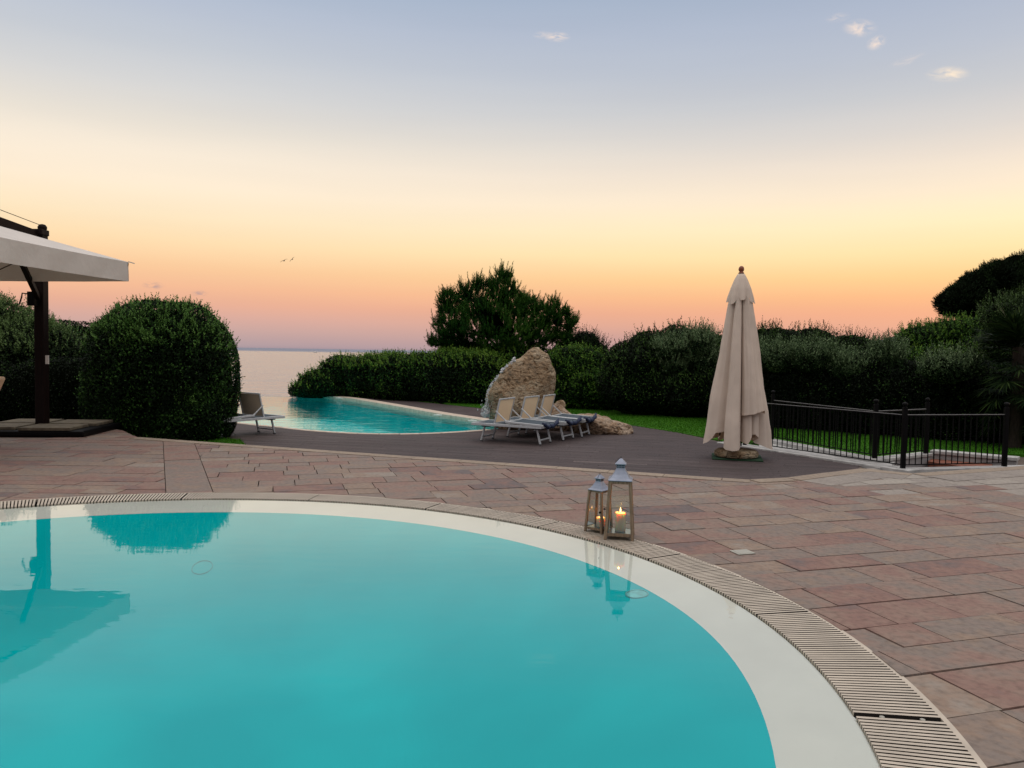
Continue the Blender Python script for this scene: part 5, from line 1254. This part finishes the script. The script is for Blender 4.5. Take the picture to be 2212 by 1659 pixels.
# ------------------------------------------------------------------ lanterns
def sqring(h, z, c=(0, 0)): return [(c[0] - h, c[1] - h, z), (c[0] + h, c[1] - h, z), (c[0] + h, c[1] + h, z), (c[0] - h, c[1] + h, z)]
def loft(mbx, rings):
    vs = [p for r in rings for p in r]
    mbx.add(vs, [(i * 4 + j, i * 4 + (j + 1) % 4, (i + 1) * 4 + (j + 1) % 4, (i + 1) * 4 + j) for i in range(len(rings) - 1) for j in range(4)] + [(3, 2, 1, 0), tuple(len(vs) - 4 + j for j in range(4))])
def make_lantern(k, candle_h, candle_r, label):
    root = empty('lantern', (0, 0, 0)); tag(root, label, 'lantern', 'candle lanterns at the pool edge')
    hb_, ht_, zb = 0.112 * k, 0.082 * k, 0.487 * k
    lw = 0.026 * k
    corners = [(-1, -1), (1, -1), (1, 1), (-1, 1)]
    def edge(z): return hb_ + (ht_ - hb_) * z / zb
    for sx, sy in corners:
        m = MB(); w = lw / 2; vs = []
        for z in (0, zb):
            e_ = edge(z); vs += [(sx * e_ + a * w, sy * e_ + b * w, z) for a, b in corners]
        m.add(vs, [(0, 1, 5, 4), (1, 2, 6, 5), (2, 3, 7, 6), (3, 0, 4, 7), (3, 2, 1, 0), (4, 5, 6, 7)]); m.build('leg', M['wood_grey'], root, bevel=0.002 * k)
    for z, hh in ((0.042 * k, 0.024 * k), (zb - 0.013 * k, 0.022 * k)):
        m = MB(); e_ = edge(z)
        for i in range(4):
            a, b = corners[i], corners[(i + 1) % 4]; A_ = Vector((a[0] * e_, a[1] * e_, z)); B_ = Vector((b[0] * e_, b[1] * e_, z)); d_ = (B_ - A_).normalized() * lw / 2
            m.bar(A_ + d_, B_ - d_, lw * 0.72, hh)
        m.build('cross_rail', M['wood_grey'], root, bevel=0.0015 * k)
    m = MB(); e_ = edge(0.05 * k) - lw * 0.45; m.box((0, 0, 0.050 * k), (2 * e_, 2 * e_, 0.006 * k)); m.build('tray', M['tray'], root)
    for i in range(4):
        a, b = corners[i], corners[(i + 1) % 4]; m = MB(); z0, z1 = 0.055 * k, zb - 0.024 * k; e0, e1_ = edge(z0), edge(z1); off = 1.0
        def pt(c, e_, z, o_): 
            return (c[0] * e_, c[1] * e_, z)
        A0, B0, A1, B1 = (Vector(pt(a, e0, z0, 0)), Vector(pt(b, e0, z0, 0)), Vector(pt(a, e1_, z1, 0)), Vector(pt(b, e1_, z1, 0)))
        d0 = (B0 - A0).normalized() * lw * 0.5
        m.add([A0 + d0, B0 - d0, B1 - d0, A1 + d0], [(0, 1, 2, 3)]); m.build('pane', M['glass'], root)
    # roof: flared skirt, pierced neck, little cap with ring
    m = MB(); ro = ht_ + 0.018 * k
    loft(m, [sqring(ro, zb), sqring(ro, zb + 0.006 * k), sqring(0.078 * k, zb + 0.022 * k), sqring(0.058 * k, zb + 0.052 * k), sqring(0.042 * k, zb + 0.082 * k), sqring(0.0345 * k, zb + 0.100 * k)])
    rf = m.build('roof', M['zinc'], root, bevel=0.001)
    m = MB(); loft(m, [sqring(0.0345 * k, zb + 0.0995 * k), sqring(0.0345 * k, zb + 0.134 * k)]); m.build('neck', M['zinc'], rf)
    m = MB()
    for i in range(4):
        rot = Matrix.Rotation(PI / 2 * i, 3, 'Z')
        for row in (0, 1):
            for j in range(5): m.box(rot @ Vector(((j - 2) * 0.0128 * k, -0.0346 * k, zb + (0.110 + 0.0145 * row) * k)), (0.0072 * k, 0.0022, 0.0088 * k), rot)
    m.build('piercing', M['iron'], rf)
    m = MB(); loft(m, [sqring(0.046 * k, zb + 0.132 * k), sqring(0.047 * k, zb + 0.137 * k), sqring(0.034 * k, zb + 0.152 * k), sqring(0.016 * k, zb + 0.172 * k), sqring(0.007 * k, zb + 0.180 * k)]); m.build('cap', M['zinc'], rf)
    m = MB(); n_ = 14; m.tube([(0, 0.010 * k * math.cos(2 * PI * i / n_), zb + 0.186 * k + 0.010 * k * math.sin(2 * PI * i / n_)) for i in range(n_ + 1)], 0.0022 * k, 6, cap=False)
    m.tube([(-0.006 * k, 0, zb + 0.184 * k), (-0.03 * k, 0, zb + 0.160 * k), (-0.046 * k, 0, zb + 0.142 * k)], 0.0022 * k, 5); m.build('ring', M['iron'], rf)
    m = MB(); m.lathe([(0.004, 0), (0.004, 0.012), (0.010, 0.014), (0.010, 0.02), (0.003, 0.024)], (0, 0, 0), 8); kb = m.build('latch', M['iron'], root); kb.rotation_euler = (0, R(-90), 0); kb.location = (-edge(0.25 * k) - lw * 0.45, -edge(0.25 * k), 0.25 * k)
    # candle stands in the lantern: a thing of its own
    return root
def make_candle(label, h, r):
    c = empty('candle', (0, 0, 0)); tag(c, label, 'candle', 'lit pillar candles in the lanterns')
    m = MB(); m.lathe([(r * 0.97, 0.0), (r, 0.004), (r, h - 0.006), (r * 0.965, h), (r * 0.8, h - 0.005), (r * 0.3, h - 0.009), (0.001, h - 0.010)], n=36); m.build('wax', M['wax'], c, smooth=True)
    m = MB(); m.tube([(0, 0, h - 0.012), (0.001, 0, h + 0.004), (0.003, 0, h + 0.010)], 0.0014, 5); m.build('wick', M['iron'], c)
    m = MB(); s = 0.75; m.lathe([(0.0012, h + 0.002), (0.0055 * s, h + 0.009), (0.0068 * s, h + 0.016), (0.0052 * s, h + 0.027), (0.0026 * s, h + 0.038), (0.0004, h + 0.046)], n=14); m.build('flame', M['flame'], c, smooth=True)
    ld = bpy.data.lights.new('candle_light', 'POINT'); ld.energy = 3.6 if r > 0.04 else 1.7; ld.color = (1, 0.36, 0.09); ld.shadow_soft_size = 0.006
    lo_ = bpy.data.objects.new('candle_light', ld); col.objects.link(lo_); lo_.parent = c; lo_.location = (0, 0, h + 0.022)
    return c
big_l = make_lantern(1.0, 0.16, 0.045, 'taller wooden lantern with a grey metal roof at the pool edge'); big_l.location = (0.925, 6.425, 0.0045); big_l.rotation_euler = (0, 0, R(-10))
sm_l = make_lantern(0.74, 0.10, 0.036, 'shorter wooden lantern turned corner-on beside the taller one'); sm_l.location = (0.775, 6.645, 0.0045); sm_l.rotation_euler = (0, 0, R(51))
c1 = make_candle('tall lit cream candle inside the taller lantern', 0.158, 0.045); c1.location = (0.93, 6.42, 0.0045 + 0.0535)
c2 = make_candle('short lit cream candle inside the shorter lantern', 0.082, 0.037); c2.location = (0.792, 6.64, 0.0045 + 0.0535 * 0.74)

# ------------------------------------------------------------------ boats and gulls
def boat(px, D, L_, label):
    root = empty('boat', (0, 0, 0)); c = P(px, 760, D); root.location = (c.x, D, -7.0); tag(root, label, 'boat', 'motor boats far out on the sea')
    m = MB(); vs = []; n_ = 9
    for i in range(n_):
        f = i / (n_ - 1); hw = 0.14 * L_ * math.sin(PI * min(1, 0.25 + 0.75 * (1 - f))) ** 0.7 * (1 if f < 0.95 else 0.3); zt = 0.09 * L_ * (1 + 0.7 * f)
        x = (f - 0.5) * L_; vs += [(x, -hw, zt), (x * 0.94, -hw * 0.55, -0.3), (x * 0.94, hw * 0.55, -0.3), (x, hw, zt)]
    m.add(vs, [(i * 4 + j, (i + 1) * 4 + j, (i + 1) * 4 + (j + 1) % 4, i * 4 + (j + 1) % 4) for i in range(n_ - 1) for j in range(4)] + [(0, 1, 2, 3), tuple(len(vs) - 1 - j for j in range(4))]); m.build('hull', M['boat'], root)
    m = MB(); m.box((-0.05 * L_, 0, 0.2 * L_), (0.34 * L_, 0.2 * L_, 0.14 * L_)); m.box((-0.08 * L_, 0, 0.29 * L_), (0.2 * L_, 0.16 * L_, 0.06 * L_)); m.build('cabin', M['boat'], root, bevel=0.1)
    return root
boat(681, 1650, 9.5, 'small white motor boat on the horizon above the hedge end'); b2 = boat(841, 1500, 10.5, 'white motor boat on the horizon nearer the pine')
b2.rotation_euler = (0, 0, R(160))
def gull(px, py, D, span, bank, label):
    c = P(px, py, D); m = MB()
    m.tube([(-0.16 * span, 0, 0), (-0.08 * span, 0, 0.005), (0.04 * span, 0, 0.01 * span), (0.13 * span, 0, 0.015 * span), (0.18 * span, 0, 0.01 * span)], [0.01 * span, 0.04 * span, 0.05 * span, 0.03 * span, 0.006 * span], 8)
    for s in (-1, 1):
        vs = []; st = [(0, 0, 0.09, 0.035), (0.2, 0.07, 0.085, 0.03), (0.36, 0.06, 0.06, 0.02), (0.5, 0.0, 0.012, 0.006)]
        for y, z, chd, th_ in st:
            x0 = 0.06 - (0.10 * max(0, y - 0.22)); vs += [(x0 * span, s * y * span, (z + 0.01) * span), ((x0 - chd * 0.5) * span, s * y * span, (z + 0.01 + th_ * 0.4) * span), ((x0 - chd * 1.3) * span, s * y * span, z * span), ((x0 - chd * 0.5) * span, s * y * span, (z - th_ * 0.3) * span)]
        m.add(vs, [(i * 4 + j, (i + 1) * 4 + j, (i + 1) * 4 + (j + 1) % 4, i * 4 + (j + 1) % 4) for i in range(3) for j in range(4)])
    o = m.build('gull', M['bird'], smooth=True); o.location = c; o.rotation_euler = (R(bank), 0, R(62)); tag(o, label, 'bird', 'gulls flying over the sea')
gull(613, 563.5, 70, 0.92, -16, 'left and lower of the two gulls in the sunset sky'); gull(631, 560.5, 72, 0.76, -36, 'right and higher of the two gulls, banking steeply')

# ------------------------------------------------------------------ sky and light
world = bpy.data.worlds.new('World'); scene.world = world; world.use_nodes = True
nt = world.node_tree; nt.nodes.clear(); L = nt.links
out = nt.nodes.new('ShaderNodeOutputWorld'); bg = nt.nodes.new('ShaderNodeBackground'); L.new(bg.outputs[0], out.inputs[0])
tc = node(nt, 'ShaderNodeTexCoord'); nrm = node(nt, 'ShaderNodeVectorMath', operation='NORMALIZE'); L.new(tc.outputs['Generated'], nrm.inputs[0])
sep = node(nt, 'ShaderNodeSeparateXYZ'); L.new(nrm.outputs[0], sep.inputs[0])
asn = node(nt, 'ShaderNodeMath', operation='ARCSINE'); L.new(sep.outputs['Z'], asn.inputs[0])
mr = node(nt, 'ShaderNodeMapRange'); mr.inputs['From Min'].default_value = R(-10); mr.inputs['From Max'].default_value = R(90); L.new(asn.outputs[0], mr.inputs['Value'])
def lin(c):
    return tuple((x / 255 / 12.92) if x / 255 <= 0.04045 else ((x / 255 + 0.055) / 1.055) ** 2.4 for x in c)
def el(y): return (math.degrees(math.atan((757 - y) / F)) + 10) / 100
sky_l = [(0.0, (0.10, 0.09, 0.09)), (el(765), lin((150, 138, 152))), (el(752), lin((178, 158, 163))), (el(725), lin((198, 166, 162))), (el(700), lin((213, 169, 159))), (el(670), lin((231, 174, 150))), (el(640), lin((244, 186, 150))), (el(600), lin((251, 202, 156))), (el(550), lin((253, 221, 176))), (el(500), lin((254, 231, 195))), (el(440), lin((253, 235, 210))), (el(380), lin((247, 233, 214))), (el(320), lin((232, 224, 212))), (el(250), lin((215, 214, 213))), (el(170), lin((198, 203, 211))), (el(90), lin((184, 193, 209))), (el(0), lin((169, 184, 205))), (0.41, (0.46, 0.51, 0.61)), (0.58, (1.35, 1.27, 1.22)), (1.0, (1.75, 1.62, 1.52))]
sky_r = [(0.0, (0.10, 0.09, 0.09)), (el(765), lin((150, 130, 142))), (el(752), lin((190, 150, 152))), (el(725), lin((206, 156, 148))), (el(700), lin((226, 166, 144))), (el(670), lin((238, 170, 138))), (el(640), lin((248, 184, 135))), (el(600), lin((253, 206, 144))), (el(550), lin((254, 228, 172))), (el(500), lin((254, 236, 192))), (el(440), lin((250, 231, 205))), (el(380), lin((236, 222, 207))), (el(320), lin((218, 212, 207))), (el(250), lin((197, 199, 204))), (el(170), lin((183, 190, 204))), (el(90), lin((173, 183, 202))), (el(0), lin((160, 174, 196))), (0.41, (0.45, 0.49, 0.59)), (0.58, (1.35, 1.27, 1.22)), (1.0, (1.75, 1.62, 1.52))]
cl_ = ramp(nt, mr.outputs['Result'], sky_l); cr_ = ramp(nt, mr.outputs['Result'], sky_r)
az = node(nt, 'ShaderNodeMath', operation='ARCTAN2'); L.new(sep.outputs['X'], az.inputs[0]); L.new(sep.outputs['Y'], az.inputs[1])
azr = node(nt, 'ShaderNodeMapRange', interpolation_type='SMOOTHSTEP'); azr.inputs['From Min'].default_value = R(-30); azr.inputs['From Max'].default_value = R(32); L.new(az.outputs[0], azr.inputs['Value'])
mx = node(nt, 'ShaderNodeMix', data_type='RGBA'); L.new(azr.outputs['Result'], mx.inputs['Factor']); L.new(cl_, mx.inputs[6]); L.new(cr_, mx.inputs[7])
# the eastern half of the sky is dimmer and bluer
front = node(nt, 'ShaderNodeMapRange', interpolation_type='SMOOTHSTEP'); front.inputs['From Min'].default_value = -0.7; front.inputs['From Max'].default_value = 0.45; L.new(sep.outputs['Y'], front.inputs['Value'])
east = ramp(nt, mr.outputs['Result'], [(0.0, (0.09, 0.085, 0.09)), (0.10, (0.19, 0.18, 0.22)), (0.16, (0.28, 0.245, 0.275)), (0.30, (0.40, 0.375, 0.39)), (0.58, (1.35, 1.27, 1.22)), (1.0, (1.75, 1.62, 1.52))])
mx2 = node(nt, 'ShaderNodeMix', data_type='RGBA'); L.new(front.outputs['Result'], mx2.inputs['Factor']); L.new(east, mx2.inputs[6]); L.new(mx.outputs[2], mx2.inputs[7])
# faint stretched haze streaks
hm = node(nt, 'ShaderNodeMapping'); hm.inputs['Scale'].default_value = (1.2, 1.2, 14); L.new(nrm.outputs[0], hm.inputs['Vector'])
hn = node(nt, 'ShaderNodeTexNoise'); hn.inputs['Scale'].default_value = 1.6; hn.inputs['Detail'].default_value = 5; L.new(hm.outputs['Vector'], hn.inputs['Vector'])
hc = ramp(nt, hn.outputs['Fac'], [(0.3, (0.98, 0.98, 0.985)), (0.7, (1.02, 1.017, 1.012))])
hx = node(nt, 'ShaderNodeMix', data_type='RGBA', blend_type='MULTIPLY'); hx.inputs['Factor'].default_value = 1.0; L.new(mx2.outputs[2], hx.inputs[6]); L.new(hc, hx.inputs[7])
cur = hx.outputs[2]
def cloud(px, py, wx, wy, color, amt, tilt=0.0, seed=0.0):
    global cur
    d = ray(px, py).normalized(); rt = Vector((d.y, -d.x, 0)).normalized(); upd = rt.cross(d).normalized()
    ct, st_ = math.cos(tilt), math.sin(tilt); a = (rt * ct + upd * st_); b = (upd * ct - rt * st_)
    def dotn(vec, k):
        n = node(nt, 'ShaderNodeVectorMath', operation='DOT_PRODUCT'); n.inputs[1].default_value = vec * k; L.new(nrm.outputs[0], n.inputs[0]); return n.outputs['Value']
    u_ = dotn(a, F / wx); v_ = dotn(b, F / wy); fr_ = dotn(d, 1.0)
    cmb = node(nt, 'ShaderNodeCombineXYZ'); L.new(u_, cmb.inputs[0]); L.new(v_, cmb.inputs[1]); cmb.inputs[2].default_value = seed
    ns = node(nt, 'ShaderNodeTexNoise'); ns.inputs['Scale'].default_value = 1.5; ns.inputs['Detail'].default_value = 5; ns.inputs['Distortion'].default_value = 0.6; L.new(cmb.outputs[0], ns.inputs['Vector'])
    ln = node(nt, 'ShaderNodeVectorMath', operation='LENGTH'); c2_ = node(nt, 'ShaderNodeCombineXYZ'); L.new(u_, c2_.inputs[0]); L.new(v_, c2_.inputs[1]); L.new(c2_.outputs[0], ln.inputs[0])
    fall = node(nt, 'ShaderNodeMapRange', interpolation_type='SMOOTHSTEP'); fall.inputs['From Min'].default_value = 1.0; fall.inputs['From Max'].default_value = 0.0; fall.inputs['To Min'].default_value = 0.0; fall.inputs['To Max'].default_value = 1.0
    L.new(ln.outputs['Value'], fall.inputs['Value'])
    sm = node(nt, 'ShaderNodeMath', operation='MULTIPLY'); nr_ = node(nt, 'ShaderNodeMapRange'); nr_.inputs['From Min'].default_value = 0.35; nr_.inputs['From Max'].default_value = 0.62; L.new(ns.outputs['Fac'], nr_.inputs['Value'])
    L.new(nr_.outputs['Result'], sm.inputs[0]); L.new(fall.outputs['Result'], sm.inputs[1])
    gt = node(nt, 'ShaderNodeMath', operation='GREATER_THAN'); gt.inputs[1].default_value = 0.0; L.new(fr_, gt.inputs[0])
    s2 = node(nt, 'ShaderNodeMath', operation='MULTIPLY'); L.new(sm.outputs[0], s2.inputs[0]); L.new(gt.outputs[0], s2.inputs[1])
    s3 = node(nt, 'ShaderNodeMath', operation='MULTIPLY'); s3.inputs[1].default_value = amt; L.new(s2.outputs[0], s3.inputs[0])
    m_ = node(nt, 'ShaderNodeMix', data_type='RGBA'); L.new(s3.outputs[0], m_.inputs['Factor']); L.new(cur, m_.inputs[6]); m_.inputs[7].default_value = (*color, 1); cur = m_.outputs[2]
pk_ = lin((250, 228, 212))
cloud(1205, 80, 30, 11, pk_, 0.95, 0.0, 1); cloud(1175, 76, 26, 9, pk_, 0.45, 0, 2)
cloud(1857, 61, 34, 18, pk_, 0.95, -0.2, 3); cloud(1893, 92, 20, 15, pk_, 0.9, 0.3, 4); cloud(1810, 38, 26, 10, pk_, 0.35, 0, 5)
cloud(2048, 160, 42, 16, lin((252, 232, 208)), 1.0, -0.15, 6); cloud(1960, 130, 36, 10, pk_, 0.35, 0.2, 7)
cloud(331, 617, 24, 10, lin((176, 150, 150)), 0.9, 0, 8); cloud(431, 634, 20, 8, lin((176, 150, 150)), 0.8, 0, 9)
SUN_EL, SUN_AZ = R(3.0), R(52)
skyt = node(nt, 'ShaderNodeTexSky'); skyt.sky_type = 'NISHITA'; skyt.sun_disc = False; skyt.sun_elevation = SUN_EL; skyt.sun_rotation = SUN_AZ
sk = node(nt, 'ShaderNodeMix', data_type='RGBA', blend_type='ADD'); sk.inputs['Factor'].default_value = 0.01
L.new(cur, sk.inputs[6]); L.new(skyt.outputs[0], sk.inputs[7]); L.new(sk.outputs[2], bg.inputs['Color']); bg.inputs['Strength'].default_value = 1.0

sd = bpy.data.lights.new('sun', 'SUN'); sd.energy = 0.35; sd.angle = R(14); sd.color = (1.0, 0.72, 0.48)
so = bpy.data.objects.new('sun', sd); col.objects.link(so)
dirv = Vector((math.sin(SUN_AZ) * math.cos(SUN_EL), math.cos(SUN_AZ) * math.cos(SUN_EL), math.sin(SUN_EL)))
so.rotation_euler = dirv.to_track_quat('Z', 'Y').to_euler()

scene.view_settings.view_transform = 'Standard'; scene.view_settings.look = 'None'; scene.view_settings.exposure = 0; scene.view_settings.gamma = 1; scene.view_settings.use_curve_mapping = False
scene.cycles.max_bounces = 8; scene.cycles.transparent_max_bounces = 16; scene.cycles.caustics_reflective = False; scene.cycles.caustics_refractive = False
